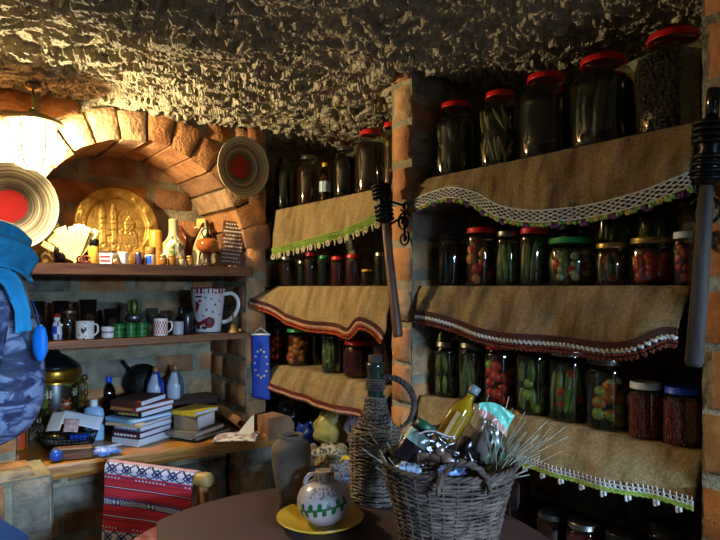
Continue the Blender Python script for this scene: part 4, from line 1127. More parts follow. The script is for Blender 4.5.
# ---- blue flag with a ring of stars, hung on the pier corner
p0 = PX(249, 338, 1.10); 
t = thing('flag_pennant', 'blue pennant with a ring of twelve yellow stars hung on the pier', 'flag', (1.115, 2.145, 1.11), YAW + .1)
s = 2.4/FP; w, h = 17*s, 62*s
mb = MB(); fl = lambda a, b: Vector(((a-.5)*w + .8*s*b, .9*s*math.sin(a*5+1)*b - .0*a, -h*b - 6*s*(1-abs(2*a-1))*b*.0 - 3*s*a*b))
mb.grid(fl, 12, 24); o = mb.build('cloth', mat('flag_blue', '#123a9e', .7, var=.15), t); sm = o.modifiers.new('thickness', 'SOLIDIFY'); sm.thickness = .001
for k in range(12):
    a = 2*PI*k/12; u = .5 + .36*math.sin(a); v = .45 + .215*math.cos(a); c = fl(u, v) + Vector((0, -.0016, 0))
    mb = MB(); pts = [c + Vector(((1.5 if j % 2 == 0 else .62)*s*math.sin(PI*j/5), 0, (1.5 if j % 2 == 0 else .62)*s*math.cos(PI*j/5))) for j in range(10)]
    mb.poly(pts, 0, (0, -.0008, 0)); mb.build('star', mat('star_yellow', '#e2d27a', .6), t)
mb = MB(); mb.tube([Vector((-w*.55, -.001, .001)), Vector((w*.55, -.001, .001))], 1.0*s, 6); mb.tube([Vector((-w*.5, 0, 0)), Vector((0, .003, 7*s)), Vector((w*.5, 0, 0))], .4*s, 4); mb.build('hanging_rod', WHITE, t)

# ---- lit lantern hanging before the arch
LAMP = tuple(PT(33, 143, 1.845)); s = 1.845/FP
t = thing('wall_lantern', 'lit white glass lantern with a metal cap hanging at the left of the arch', 'lantern', LAMP, YAW)
mb = MB(); pr = [(0, -26*s), (8*s, -25.5*s), (15*s, -22*s), (18.6*s, -15*s), (20*s, -4*s), (20.4*s, 10*s), (20.4*s, 20*s)]
mb.lathe(pr, 48, wob=lambda a, z: .015*math.sin(a*24)); mb.build('glass_shade', emis('lantern_glow', (1, .80, .50, 1), 9.0, through=.6), t)
mb = MB(); mb.lathe([(20*s, 19.5*s), (27*s, 19.6*s), (27.6*s, 21.5*s), (18*s, 26*s), (10*s, 29*s), (4*s, 31*s), (3*s, 34*s), (0, 34*s)], 40); mb.build('metal_cap', mat('lantern_metal', '#8d7a52', .4, .7), t)
mb = MB()
for k in range(6):
    a = PI/6 + 2*PI*k/6; mb.tube([Vector((r*1.03*math.cos(a), r*1.03*math.sin(a), z)) for r, z in [(9*s, -25.9*s), (15*s, -22.6*s), (18.8*s, -15*s), (20.2*s, -4*s), (20.6*s, 10*s), (20.8*s, 20*s)]], .8*s, 5)
mb.tube([Vector((20.8*s*math.cos(2*PI*k/32), 20.8*s*math.sin(2*PI*k/32), -2*s)) for k in range(32)], .7*s, 5, closed=True)
mb.build('wire_guard', mat('lantern_metal', '#8d7a52', .4, .7), t)
zc = CEIL - LAMP[2] - .012
mb = MB(); mb.tube([Vector((0, 0, 33*s)), Vector((0, 0, zc))], 1.2*s, 8); mb.lathe([(0, zc-.012), (6*s, zc-.012), (7*s, zc-.006), (7*s, zc+.006), (0, zc+.006)], 24); mb.build('hanging_stem', mat('lantern_metal', '#8d7a52', .4, .7), t)
# =====================================================  THINGS ON THE DESK
def desk(name, label, cat, px, py, rz=YAW, group=None, lift=.0015):
    a, b = ray(px); t = FP*(H-ZD)/(py-HY)       # the foot of the thing, seen at row py on the desk top
    return thing(name, label, cat, (a*t, b*t, ZD+lift), rz, group), t/FP
# samovar, black and gold with painted flowers
t, s = desk('samovar', 'black and gold painted samovar with flowers and a dark lid', 'samovar', 54, 437)
s *= 1.02
GOLD = mat('samovar_gold', '#a37622', .28, .85, var=.35, scale=30); SBLK = mat('samovar_black', '#1d160b', .3, spec=.6, coat=.3)
SRED = mat('samovar_red', '#a0401c', .35); SGRN = mat('samovar_leaf', '#56621f', .4); SWHT = mat('samovar_white', '#b9b49a', .4)
hb = 56*s
def flower_at(b, z, cx, cz, R):
    d = math.hypot((b-cx)*24*s, z-cz); an = math.atan2(z-cz, (b-cx)*24*s)
    return d < R*(.75+.25*math.cos(an*6)), d < R*.3
def sam(a, z, r):
    b = (a - 1.5*PI + PI) % (2*PI) - PI; q = z/hb
    if q > .97 or q < .28: return 0
    for (cx, cz, R, m) in ((.30, .80, 4.2, 4), (-.55, .60, 8, 2), (.45, .42, 3.5, 4), (.95, .62, 6, 2), (1.35, .8, 4, 4), (-1.1, .8, 4.5, 4), (-.1, .36, 3, 4)):
        f, c = flower_at(b, z, cx, cz*hb, R*s)
        if c: return 0 if m == 4 else 4
        if f: return m
    n = nz3(b*3.2, q*5.5, 4)
    if n > .17: return 3
    if -.75 < b < -.1: return 0
    return 1
mb = MB(); pr = [(0, 0), (17*s, 0), (18*s, 2*s), (13*s, 6*s), (18*s, 12*s)] + [(22.5*s + 1.6*s*math.sin(PI*k/40), (14 + 42*k/40)*s) for k in range(1, 41)] + [(24*s, 57*s), (25*s, 59*s), (25*s, 66*s), (24*s, 68*s), (23*s, 68*s), (0, 68*s)]
mb.lathe(pr, 96, fn=lambda a, z, r: sam(a, z, r) if 14*s < z < 56.5*s else 0); mb.build('body', [GOLD, SBLK, SRED, SGRN, SWHT], t)
mb = MB(); mb.lathe([(23.5*s, 68*s), (24*s, 69.5*s), (20*s, 73*s), (12*s, 79*s), (6*s, 82*s), (5*s, 84*s), (0, 84*s)], 48); l_ = mb.build('lid', mat('lid_dark', '#1f2124', .3, .5), t)
mb = MB(); mb.lathe([(0, 83.5*s), (3*s, 84*s), (4.5*s, 86.5*s), (3*s, 89*s), (0, 89.5*s)], 20); mb.build('knob', mat('knob_dark', '#2a2a2a', .2, .3), l_)
for sg in (-1, 1):
    mb = MB(); mb.tube([lerp_poly([Vector((sg*23*s, 0, 52*s)), Vector((sg*29*s, 0, 54*s)), Vector((sg*32*s, 0, 48*s)), Vector((sg*30*s, 0, 36*s)), Vector((sg*24*s, 0, 34*s))], k/14) for k in range(15)], 1.5*s, 8)
    mb.ball((sg*30*s, 0, 58*s), (3*s, 3*s, 3.4*s), n=10); mb.ball((sg*31*s, 0, 43*s), (2.8*s, 2.6*s, 4*s), n=10); mb.build('handle', mat('handle_dark_gold', '#6a5524', .35, .6), t)
mb = MB(); mb.tube([Vector((10*s, -19*s, 20*s)), Vector((12*s, -27*s, 20*s)), Vector((12.5*s, -30*s, 19*s))], [2*s, 1.7*s, 1.7*s], 10); mb.tube([Vector((12*s, -26*s, 20*s)), Vector((12*s, -26*s, 27*s))], 1.4*s, 8); mb.ball((12*s, -26*s, 29*s), (1.8*s, 1.2*s, 3*s), n=8); mb.build('spigot', GOLD, t)
# orange flowered tin at the left
t, s = desk('flowered_tin', 'small orange and gold flowered tin at the left end of the worktop', 'tin', 16, 449)
mb = MB(); mb.lathe([(0, 0), (11*s, 0), (12*s, 2*s), (12*s, 22*s), (11*s, 24*s), (0, 24*s)], 40, fn=lambda a, z, r: 1 if nz3(math.cos(a)*2.5, math.sin(a)*2.5, z/s*.14) > .05 else (2 if nz3(math.cos(a)*3, math.sin(a)*3, z/s*.2+9) > .2 else 0)); mb.build('tin_body', [mat('tin_gold', '#b98a2c', .3, .3), mat('tin_orange', '#c2461a', .4), mat('tin_black', '#2a2018', .4)], t)
mb = MB(); mb.lathe([(12.4*s, 22*s), (12.6*s, 27*s), (11*s, 29*s), (0, 30*s)], 40); mb.build('lid', mat('tin_gold', '#b98a2c', .3, .3), t)
# low wire-and-wicker basket with papers
t, s = desk('wire_basket', 'low dark oval wire basket filled with papers', 'basket', 68, 447)
s *= .92
mb = MB()
EL = lambda a, rx, ry, z: Vector((rx*s*math.cos(a), ry*s*math.sin(a), z*s))
for (rx, ry, z, w) in ((25, 15, 1, .8), (28, 17, 6, .55), (30, 18, 12, .55), (32, 19, 18, .9)): mb.tube([EL(2*PI*k/48, rx, ry, z) for k in range(48)], w*s, 6, closed=True)
for k in range(40):
    a = 2*PI*k/40; mb.tube([EL(a, 25, 15, 1), EL(a+.1, 29, 17.5, 9), EL(a, 32, 19, 18)], .4*s, 4)
mb.build('wire_frame', IRON, t)
mb = MB(); mb.lathe([(0, 0), (1, 0), (1.06, .3), (1.0, .3), (.96, .06), (0, .05)], 40, M=Matrix.Diagonal((25*s, 15*s, 20*s, 1)), c=(0, 0, 1.5*s)); mb.build('basket_base', wood('wicker_grey', '#6d6650', '#3e3a2c'), t)
mb = MB()
for k in range(3): mb.tube([Vector(((-29 + 6*math.cos(q*.4))*s, (-12+3*k)*s, (14 + 9*math.sin(q*.4) + k*2)*s)) for q in range(9)], .9*s, 6)
mb.build('side_handle', wood('wicker_dark', '#4a3a2a', '#2a2018'), t)
base = t.location.copy(); ss = s
def sheet(label, dx, dy, dz, w, h, rx, ry, rz, m, g=None, curl=.0, name='paper_sheet', cat='paper'):
    o_ = thing(name, label, cat, base + Matrix.Rotation(YAW, 3, 'Z') @ Vector((dx*ss, dy*ss, dz*ss)), YAW + rz, g)
    M = Matrix.Rotation(rx, 4, 'X') @ Matrix.Rotation(ry, 4, 'Y')
    mb = MB(); mb.grid(lambda a, b: M @ Vector(((a-.5)*w*ss, (b-.5)*h*ss, curl*ss*math.sin(a*PI)*math.cos(b*2))), 8, 8); q = mb.build('sheet', m, o_); sm = q.modifiers.new('thickness', 'SOLIDIFY'); sm.thickness = .0008
    return o_
sheet('large white sheet lying slanted across the wire basket', 14, 1, 29, 42, 20, .62, .30, .1, PAPER, curl=2)
sheet('cream printed card standing at the left of the basket papers', -8, -11, 30, 20, 22, 1.0, -.22, -.15, mat('cream_print', '#d9d2c0', .8, var=.1), curl=1)
sheet('small pink-printed leaflet between the sheets in the basket', 10, -13, 26, 14, 15, .95, .2, .2, mat('pink_print', '#cdbcb8', .8, hex2='#b07a70', scale=60), curl=1)
t2 = thing('blue_packet', 'deep blue packet tucked under the white sheet in the wire basket', 'packet', base + Matrix.Rotation(YAW, 3, 'Z') @ Vector((15*s, -5*s, 8*s)), YAW)
mb = MB(); mb.box((0, 0, 4*s), (18*s, 12*s, 6*s), bev=1.5*s); mb.build('wrapper', BLUE, t2)
# wood block, blue ball
t, s = desk('wooden_block', 'worn brown wooden block before the wire basket', 'wood block', 73, 459, YAW + .30)
mb = MB(); mb.box((0, 0, 6*s), (38*s, 13*s, 12*s), bev=1.5*s); mb.build('block_body', wood('block_wood', '#6f4a30', '#432c1c'), t)
t, s = desk('blue_ball', 'shiny blue ball beside the brick stub at the desk corner', 'ball', 56, 462)
mb = MB(); mb.ball((0, 0, 6.3*s), 6.2*s, n=20); mb.build('ball_body', mat('ball_blue', '#2250a8', .3, var=.3, scale=90), t)
# light blue bottle
t, s = desk('lotion_bottle', 'pale blue flat plastic bottle with a white cap behind the basket', 'bottle', 94, 440)
mb = MB(); M = Matrix.Diagonal((1, .55, 1, 1)); mb.lathe([(0, 0), (9.5*s, 0), (10*s, 1.5*s), (10*s, 26*s), (9*s, 31*s), (4*s, 34*s), (3.4*s, 34*s), (0, 34*s)], 28, M=M); mb.build('bottle_body', mat('bottle_blue', '#8fb4cf', .4, var=.05), t)
mb = MB(); mb.lathe([(3.4*s, 33.6*s), (3.6*s, 34*s), (3.4*s, 40*s), (0, 40.4*s)], 18); mb.build('cap', WHITE, t)
# blue-white candy packet
t, s = desk('sweet_packet', 'crumpled blue and white sweet packet left of the book stack', 'packet', 105, 456, YAW+.3)
mb = MB(); mb.ball((0, 0, 4.4*s), (13*s, 8*s, 4.2*s), n=16, nz=.8, sc=2.6); mb.build('wrapper', mat('packet_blue', '#2a62c8', .3, hex2='#9fb2cc', scale=110), t)
t, s = desk('printed_leaflet', 'white leaflet with red print lying at the foot of the book stack', 'leaflet', 107, 446, YAW+.55)
mb = MB(); mb.box((0, 0, .8*s), (26*s, 13*s, 1.4*s), bev=.3*s); mb.box((3*s, 1*s, 1.6*s), (12*s, 5*s, .3*s), 1); mb.build('leaflet_body', [PAPER, RED], t)
# radio / dark case with a blue mug and bottle on it
t, s = desk('dark_case', 'black box-shaped case standing behind the lotion bottle', 'case', 98, 429)
mb = MB(); mb.box((0, 0, 10*s), (34*s, 20*s, 20*s), bev=1.5*s); mb.build('case_body', BLACK, t)
mb = MB(); mb.tube([Vector((-14*s, -9*s, 20*s)), Vector((-14*s, -9*s, 24*s)), Vector((14*s, -9*s, 24*s)), Vector((14*s, -9*s, 20*s))], .9*s, 6); mb.build('handle', METAL, t)
cz = ZD + 20.6*s; loc = t.location.copy(); Rz = Matrix.Rotation(YAW, 3, 'Z')
k = thing('blue_mug', 'small glossy blue mug on the black case', 'mug', (loc + Rz @ Vector((-7*s, 2*s, 0)))*1.0, YAW); k.location.z = cz
mb = MB(); mb.lathe([(0, 0), (6*s, 0), (6.6*s, 1*s), (6.6*s, 14*s), (6*s, 14*s), (5.6*s, 2*s), (0, 1.5*s)], 24); mb.build('cup_body', mat('mug_blue', '#1c3c86', .2, spec=.7), k)
mb = MB(); mb.tube([Vector((6.4*s, 0, 12*s)), Vector((10*s, 0, 11*s)), Vector((10*s, 0, 5*s)), Vector((6.4*s, 0, 3*s))], .9*s, 6); mb.build('handle', mat('mug_blue', '#1c3c86', .2), k)
k = thing('water_bottle', 'dark plastic water bottle with a bright blue cap on the black case', 'bottle', loc + Rz @ Vector((10*s, 2*s, 0)), YAW); k.location.z = cz
mb = MB(); mb.lathe([(0, 0), (6*s, 0), (6.6*s, 1.2*s), (6.2*s, 8*s), (6.6*s, 12*s), (6.2*s, 18*s), (4.4*s, 22*s), (2.6*s, 25*s), (2.6*s, 27*s)], 24); mb.build('bottle_body', glass('pet_dark', '#42505c', gloss=.1), k)
mb = MB(); mb.lathe([(0, .5*s), (5.6*s, .6*s), (5.6*s, 15*s), (0, 15*s)], 18); mb.build('water', mat('cola', '#1a1210', .2), k)
mb = MB(); mb.lathe([(3*s, 26*s), (3.2*s, 26.4*s), (3.2*s, 31*s), (2.8*s, 31.6*s), (0, 31.6*s)], 20, wob=lambda a, z: .02*math.sin(a*14)); mb.build('cap', BLUELID, k)
# low crate behind the books carrying the penguins
t = thing('low_crate', 'low dark wooden crate behind the books, under the two penguins', 'crate', (.845, 2.445, ZD+.0015), 0)
mb = MB()
for zz in (.02, .055, .09): mb.box((0, -.05, zz), (.39, .008, .03), bev=.002); mb.box((0, .05, zz), (.39, .008, .03), bev=.002)
for xx in (-.191, .191):
    for zz in (.02, .055, .09): mb.box((xx, 0, zz), (.008, .092, .03), bev=.002)
mb.box((0, 0, .1035), (.39, .108, .006)); mb.build('slats', DARKW, t)
ZC = ZD + .109
# dark round pan behind the penguins
X_, t_ = atY(143, 2.462); s = t_/FP*.92
t = thing('frying_pan', 'dark round iron pan leaning on the back wall behind the penguins', 'pan', (X_, 2.462, ZC), 0)
M = Matrix.Rotation(PI/2-.06, 4, 'X')
mb = MB(); mb.lathe([(0, 0), (16*s, 0), (18.5*s, 3*s), (19.5*s, 4.5*s), (18.5*s, 4.5*s), (15.5*s, 1*s), (0, 1*s)], 40, M=M, c=(0, 5.2*s, 19.8*s)); mb.build('pan_body', IRON, t)
mb = MB(); mb.tube([Vector((-12*s, 5*s, 32*s)), Vector((-20*s, 5*s, 44*s))], [1.8*s, 1.4*s], 8); mb.build('handle', IRON, t)
# penguins
def penguin(px, py, h, label, back):
    X, t_ = atY(px, 2.415); s = t_/FP
    t = thing('penguin_bottle', label, 'bottle', (X, 2.415, ZC), YAW, 'penguin-shaped bottles')
    q = h/34.0*s
    def f(a, z, r):
        b = (a - 1.5*PI + PI) % (2*PI) - PI
        if z > 25*q: return 1
        return 0 if abs(b) < .95 - .012*z/q else 1
    mb = MB(); pr = [(0, 0), (6*q, 0), (7.6*q, 2*q)] + [(q*(7.6 + 1.0*math.sin(PI*k/16) - 3.2*(k/16)**3), q*(2+22*k/16)) for k in range(1, 17)] + [(3.9*q, 26*q), (3.4*q, 28*q), (2.2*q, 29*q), (0, 29*q)]
    mb.lathe(pr, 36, fn=f); mb.build('body', [mat('penguin_white', '#b7bdc4', .3), back], t)
    for sg in (-1, 1):
        mb = MB(); mb.ball((sg*7.4*q, 0, 15*q), (1.0*q, 2.4*q, 7*q), n=10, M=Matrix.Rotation(sg*-.10, 4, 'Y')); mb.build('wing', back, t)
    mb = MB(); mb.lathe([(2.6*q, 28*q), (2.8*q, 29*q), (2.4*q, 32*q), (1.4*q, 33.4*q), (0, 33.6*q)], 16); mb.build('cap', mat('cap_amber', '#a8642c', .3), t)
    mb = MB(); mb.lathe([(1.2*q, 0), (.5*q, 2*q), (0, 3*q)], 10, M=Matrix.Rotation(PI/2, 4, 'X'), c=(0, -3*q, 26*q)); mb.build('beak', mat('beak', '#c88a2a', .4), t)
penguin(155.5, 401, 35, 'penguin bottle with blue back and white belly', mat('penguin_blue', '#1d3a8c', .3))
penguin(175, 400, 35, 'grey and white penguin bottle with amber stopper', mat('penguin_grey', '#4e5964', .3))

# ---- books
def book(label, c, z, L, W, T, ang, cover, spine=None, group='books in the taller stack', page=PAPER, tilt=0.0):
    t = thing('book', label, 'book', (c[0], c[1], z), ang, group)
    M = Matrix.Rotation(tilt, 4, 'Y')
    lift = abs(math.sin(tilt))*L/2
    def pt(v): return M @ Vector(v) + Vector((0, 0, lift))
    ct = min(.0028, T*.18)
    mb = MB(); mb.box(pt((.004, .0, T/2)), (L-.010, W-.008, T-2*ct), M=M, bev=.0008); mb.build('pages', page, t)
    mb = MB(); mb.box(pt((0, 0, ct/2)), (L, W, ct), M=M, bev=.0006); mb.box(pt((0, 0, T-ct/2)), (L, W, ct), M=M, bev=.0006); mb.build('cover', cover, t)
    mb = MB(); mb.box(pt((-L/2+ct/2, 0, T/2)), (ct, W, T-.0004), M=M, bev=.0008)
    if spine is not None:
        rr = random.Random(int(T*1e5)); y = -W*.38
        while y < W*.36:
            w = rr.uniform(.006, .016); mb.box(pt((-L/2-.0003, y+w/2, T/2)), (.0007, w, T*.34), 1, M=M); y += w + .004
        sp = mb.build('spine', [cover, spine], t)
    else: mb.build('spine', cover, t)
    return t
ang = .50
cC = cam(-.775, 2.105)      # near corner of the stack at the desk edge
d1 = Vector((math.cos(ang), math.sin(ang), 0)); d2 = Vector((-math.sin(ang), math.cos(ang), 0))
BK = lambda n, c, h2=None: mat('cover_'+n, c, .45, var=.12, scale=14, hex2=h2)
z = ZD + .0015
stack = [
 ('white-covered book at the bottom of the taller stack', .178, .125, .026, .00, BK('white', '#c7ccd0'), None, 0),
 ('book with dark red spine and white title, second from the bottom of the taller stack', .172, .125, .022, .05, BK('maroon', '#4a1d24'), PAPER, -.004),
 ('book with purple-grey spine, third from the bottom of the taller stack', .165, .128, .022, -.03, BK('mauve', '#6a6a88'), PAPER, .004),
 ('wide book with cream cover sticking out to the left in the taller stack', .20, .15, .012, .10, BK('cream', '#b7a47c'), None, -.010),
 ('thin light blue book across the middle of the taller stack', .205, .14, .014, -.10, BK('sky', '#6fa8cc'), None, -.008),
 ('black-spined book with yellowed label in the taller stack', .175, .12, .022, .06, BK('black', '#1f1c1c'), YARN['yellow'], .006),
 ('white book with orange and red spine near the top of the taller stack', .19, .125, .018, -.02, BK('fire', '#b4552a', '#7a2018'), YARN['yellow'], -.002),
 ('dark book with reddish ornament lying on top of the taller stack', .17, .12, .022, .22, BK('ornament', '#2a1a14', '#4a2018'), None, -.02)]
for (lab, L, W, T, da, cov, sp, sh) in stack:
    cc = cC + d1*(.178/2 + sh) + d2*(.125/2 + .004)
    book(lab, cc, z, L, W, T, ang + da, cov, sp); z += T + .0008
# second, lower pile to the right
c0 = Vector(PT(206, 440, FP*(H-ZD)/(440-HY))); c0.z = 0
c0 = cam(-.615, 2.275)
z = ZD + .0015
for (lab, L, W, T, da, cov, sp, sh) in [
 ('dark green patterned book at the bottom of the lower pile', .19, .13, .016, -.10, BK('green', '#2c5a30', '#1a3a3a'), PAPER, .02),
 ('grey book second in the lower pile', .18, .13, .020, .04, BK('grey', '#6c6c66'), None, -.01),
 ('thick taupe box-like book in the lower pile', .125, .10, .052, .12, BK('taupe', '#6e6354'), None, -.015),
 ('bright yellow book on top of the lower pile', .135, .11, .017, -.02, BK('yellow', '#c8a81a', '#8a7c14'), None, -.012)]:
    book(lab, (c0.x + sh*math.cos(ang), c0.y + sh*math.sin(ang), 0), z, L, W, T, ang + da, cov, sp, 'books in the lower pile'); z += T + .0008
# magazine, paper roll, folded card
t, s = desk('magazine', 'glossy magazine with pale pink print lying open at the right of the worktop', 'magazine', 237, 438, .95)
def fm(a, b): return 1 if nz3(a*5, b*7, 2) > .12 else (2 if nz3(a*6, b*4, 8) > .22 else 0)
mb = MB(); mb.grid(lambda a, b: Vector(((a-.5)*.13, (b-.5)*.155, .004 + .005*math.sin(a*PI) + .002*math.sin(b*4))), 26, 30, fm); o = mb.build('pages', [PAPER, mat('print_mauve', '#9c8ea8', .6), mat('print_rose', '#b78a86', .6)], t); sm = o.modifiers.new('thickness', 'SOLIDIFY'); sm.thickness = .004; sm.offset = -.9
p0 = Vector(PT(222, 409, 2.42)); p1 = Vector(PT(241, 423.5, 2.29))
t = thing('paper_roll', 'brown kraft paper roll with a dark hollow end', 'paper roll', (p0+p1)/2)
dv = (p1-p0); Ln = dv.length; M = dv.to_track_quat('Z', 'Y').to_matrix().to_4x4(); rl = .017
mb = MB(); mb.lathe([(rl, -Ln/2), (rl, Ln/2), (rl*.72, Ln/2), (rl*.72, -Ln/2), (rl, -Ln/2)], 28, M=M); mb.build('rolled_sheet', mat('kraft', '#96683a', .8), t)
mb = MB(); mb.lathe([(0, Ln/2-.02), (rl*.7, Ln/2-.02)], 20, M=M); mb.build('dark_bore_disc', BLACK, t)  # black disc set inside the roll as the shade of its hollow
bk = Vector(PT(254, 436, 2.30))
t = thing('folded_card', 'white folded card with grey print tucked beside the brick', 'card', (1.02, 2.09, ZD+.002), -.75)
mb = MB(); mb.add([(-.035, 0, 0), (.035, 0, 0), (.030, .02, .075), (-.030, -.035, 0.0), (.035, -.035, 0), (.03, -.012, .075)], [(0, 1, 2), (3, 4, 5)], 0, False); mb.box((.008, -.0275, .022), (.022, .0012, .012), 1, M=Matrix.Rotation(-.3, 4, 'X')); o = mb.build('card_sheet', [PAPER, mat('print_grey', '#7c8088', .6)], t)
# big chamfered brick on the plinth
t = thing('ledge_brick', 'large tan brick with a slanted corner lying on the plinth beside the flag', 'brick', (1.145, 2.085, qz+.013), 0)
mb = MB(); pr = [(-.055, 0), (.060, 0), (.062, .05), (.045, .08), (.01, .092), (-.058, .088)]; n = len(pr)
f0 = [(x, 0, z) for x, z in pr]; 
rngs = [[(x*.97, 0, z*.97+.001) for x, z in pr], [(x, .006, z) for x, z in pr], [(x, .08, z) for x, z in pr], [(x*.97, .088, z*.97) for x, z in pr]]
vs = [p for r in rngs for p in r]; fs = [tuple(reversed(range(n))), tuple(range(3*n, 4*n))] + [(q*n+i, q*n+(i+1) % n, (q+1)*n+(i+1) % n, (q+1)*n+i) for q in range(3) for i in range(n)]
mb.add(vs, fs, 0, False); mb.build('brick_body', mat('brick_big', '#9a7350', .9, bump=.5, hex2='#80583c'), t, loc=(0, -.05, 0))

# =====================================================  IRON TORCHES ON THE PIERS
def torch(label, top, bot, w, sid, rn):
    p0, p1 = Vector(top), Vector(bot); dv = p1-p0; L = dv.length
    t = thing('wall_torch', label, 'torch', p0)
    M = dv.to_track_quat('Z', 'Y').to_matrix().to_4x4()
    f = lambda q: L*q
    mb = MB(); mb.lathe([(0, f(.32)), (.0095, f(.32)), (.0125, f(.42)), (.0135, f(.7)), (.0145, f(.985)), (.012, f(1.0)), (0, f(1.0))], 16, M=M, wob=lambda a, z: .05*math.sin(a*3+z*25)); mb.build('wooden_handle', wood('torch_wood', '#6b4630', '#44291a', stretch=(10, 10, 1)) if not sid else wood('torch_wood_grey', '#4c4038', '#2a221e', rough=.8, stretch=(10, 10, 1)), t)
    mb = MB(); mb.lathe([(0, 0), (.009, 0), (.0105, .004), (.0105, f(.13)), (0, f(.13))], 20, M=M); mb.build('candle', mat('torch_black', '#0b0a0a', .12, spec=.9), t)
    mb = MB()
    for (q0, q1, r, nn) in ((.125, .19, .026, 4), (.245, .32, .024, 4)):
        for k in range(nn):
            z = f(q0 + (q1-q0)*k/(nn-1))
            mb.tube([M @ Vector((r*math.cos(2*PI*j/24), r*math.sin(2*PI*j/24), z)) for j in range(24)], .0042, 6, closed=True)
    mb.build('iron_coil', IRON, t)
    mb = MB(); mb.lathe([(.018, f(.12)), (.023, f(.13)), (.022, f(.19)), (.016, f(.215)), (.021, f(.25)), (.0205, f(.325)), (.013, f(.345)), (0, f(.345))], 24, M=M); mb.build('socket', mat('socket_iron', '#1d1a15', .35, .7), t)
    # scroll bracket on the brick
    mb = MB(); a = p0 + dv*.33; w = Vector(w)
    o = Vector((0, 0, 0))
    def spiral(c, r, turns, st, sg=1): 
        return [c + Vector((0, -sg*rn*r*(1-.75*k/30)*math.cos(st + turns*2*PI*k/30), r*(1-.75*k/30)*math.sin(st + turns*2*PI*k/30))) for k in range(31)]
    wc = w - p0
    mb.tube(spiral(wc, .030, 1.5, .5), .0034, 6); mb.tube(spiral(wc + Vector((0, 0, -.048)), .024, 1.4, 2.2, -1), .0032, 6); mb.tube(spiral(wc + Vector((0, -rn*.004, .045)), .018, 1.3, 3.5), .003, 6)
    mb.tube([dv*.33, dv*.33 + Vector((.02, 0, -.008)), wc + Vector((-.003, 0, .015))], .004, 6); mb.tube([dv*.20, wc + Vector((-.003, 0, .048))], .0035, 6)
    mb.tube([wc + Vector((.002, 0, .055)), wc + Vector((.002, 0, -.055))], .004, 6)
    mb.build('scroll_bracket', IRON, t)
torch('black iron wall torch with a wooden handle on the middle brick pier', PX(379, 166, 1.10), PX(398, 337, 1.10), PX(404, 222, 1.148), 0, 1)
torch('black iron wall torch with a weathered handle on the right-hand pier', PX(714, 88, 1.085), PX(694, 366, 1.085), PX(706, 212, 1.142), 1, -1)
# =====================================================  THE ROUND TABLE AND WHAT STANDS ON IT
ZT = .75
TC = cam(-.05, 1.20); TR = .47
t = thing('round_table', 'round wooden table in the foreground under a dark brown cloth', 'table', (TC.x, TC.y, 0), YAW)
mb = MB(); mb.lathe([(0, ZT-.034), (TR-.012, ZT-.034), (TR, ZT-.026), (TR, ZT-.010), (TR-.006, ZT-.004), (0, ZT-.004)], 96); mb.build('tabletop', TABLEW, t)
mb = MB(); mb.lathe([(0, 0), (.20, 0), (.21, .02), (.06, .05), (.045, .12), (.06, .30), (.04, .42), (.05, .66), (.16, ZT-.035), (0, ZT-.035)], 40); mb.build('pedestal', DARKW, t)
# cloth: the disc cut along a straight side at the left, hem slightly over the rim
mb = MB(); pts = []
CR = TR + .004
for k in range(161):
    a = 2*PI*k/160; x, y = CR*math.cos(a), CR*math.sin(a)
    lim = -.42 - .4*(y-.19)*.9
    if x < lim and y < .35: x = lim
    pts.append((x, y))
n = len(pts)
top = [(x, y, ZT) for x, y in pts]; ed = [(x*1.002, y*1.002, ZT-.003) for x, y in pts]
dr = [(x*1.004, y*1.004, ZT-.004 - (.022 if math.hypot(x, y) > CR-.002 else 0)) for x, y in pts]
mb.add([(0, 0, ZT)] + top, [(0, i+1, i+2) for i in range(n-1)], 0, False)
mb.add(top+ed+dr, [(q*n+i, (q+1)*n+i, (q+1)*n+i+1, q*n+i+1) for q in (0, 1) for i in range(n-1)], 0, True)
o = mb.build('table_cloth', mat('leather_brown', '#43302c', .55, var=.2, scale=9, bump=.12, bscale=300), loc=(TC.x, TC.y, .0005), rz=YAW)
tag(o, 'dark brown cloth covering the round table except a wedge at its left', 'tablecloth')
def tab(name, label, cat, r, f, rz=YAW, group=None):
    p = cam(r, f); return thing(name, label, cat, (p.x, p.y, ZT+.0015), rz, group), f/FP
# tall clay vase
CLAY = mat('clay_grey', '#7a6d58', .85, scale=9, bump=.35, bscale=60, hex2='#5c4f40')
t, s = tab('clay_vase', 'tall unglazed grey-brown clay vase with a narrow collar', 'vase', -.172, 1.50)
mb = MB(); mb.lathe([(0, 0), (11.5*s, 0), (12*s, 1*s), (13*s, 8*s), (16*s, 26*s), (19*s, 44*s), (20*s, 54*s), (19.4*s, 60*s), (16.5*s, 65*s), (12.6*s, 67.5*s), (11.6*s, 69*s), (12.4*s, 71*s), (12.2*s, 72*s), (10.6*s, 72*s), (10*s, 69*s), (14*s, 62*s), (15*s, 50*s), (0, 8*s)], 48, wob=lambda a, z: .008*math.sin(a*2+z*20)); mb.build('vase_body', CLAY, t)
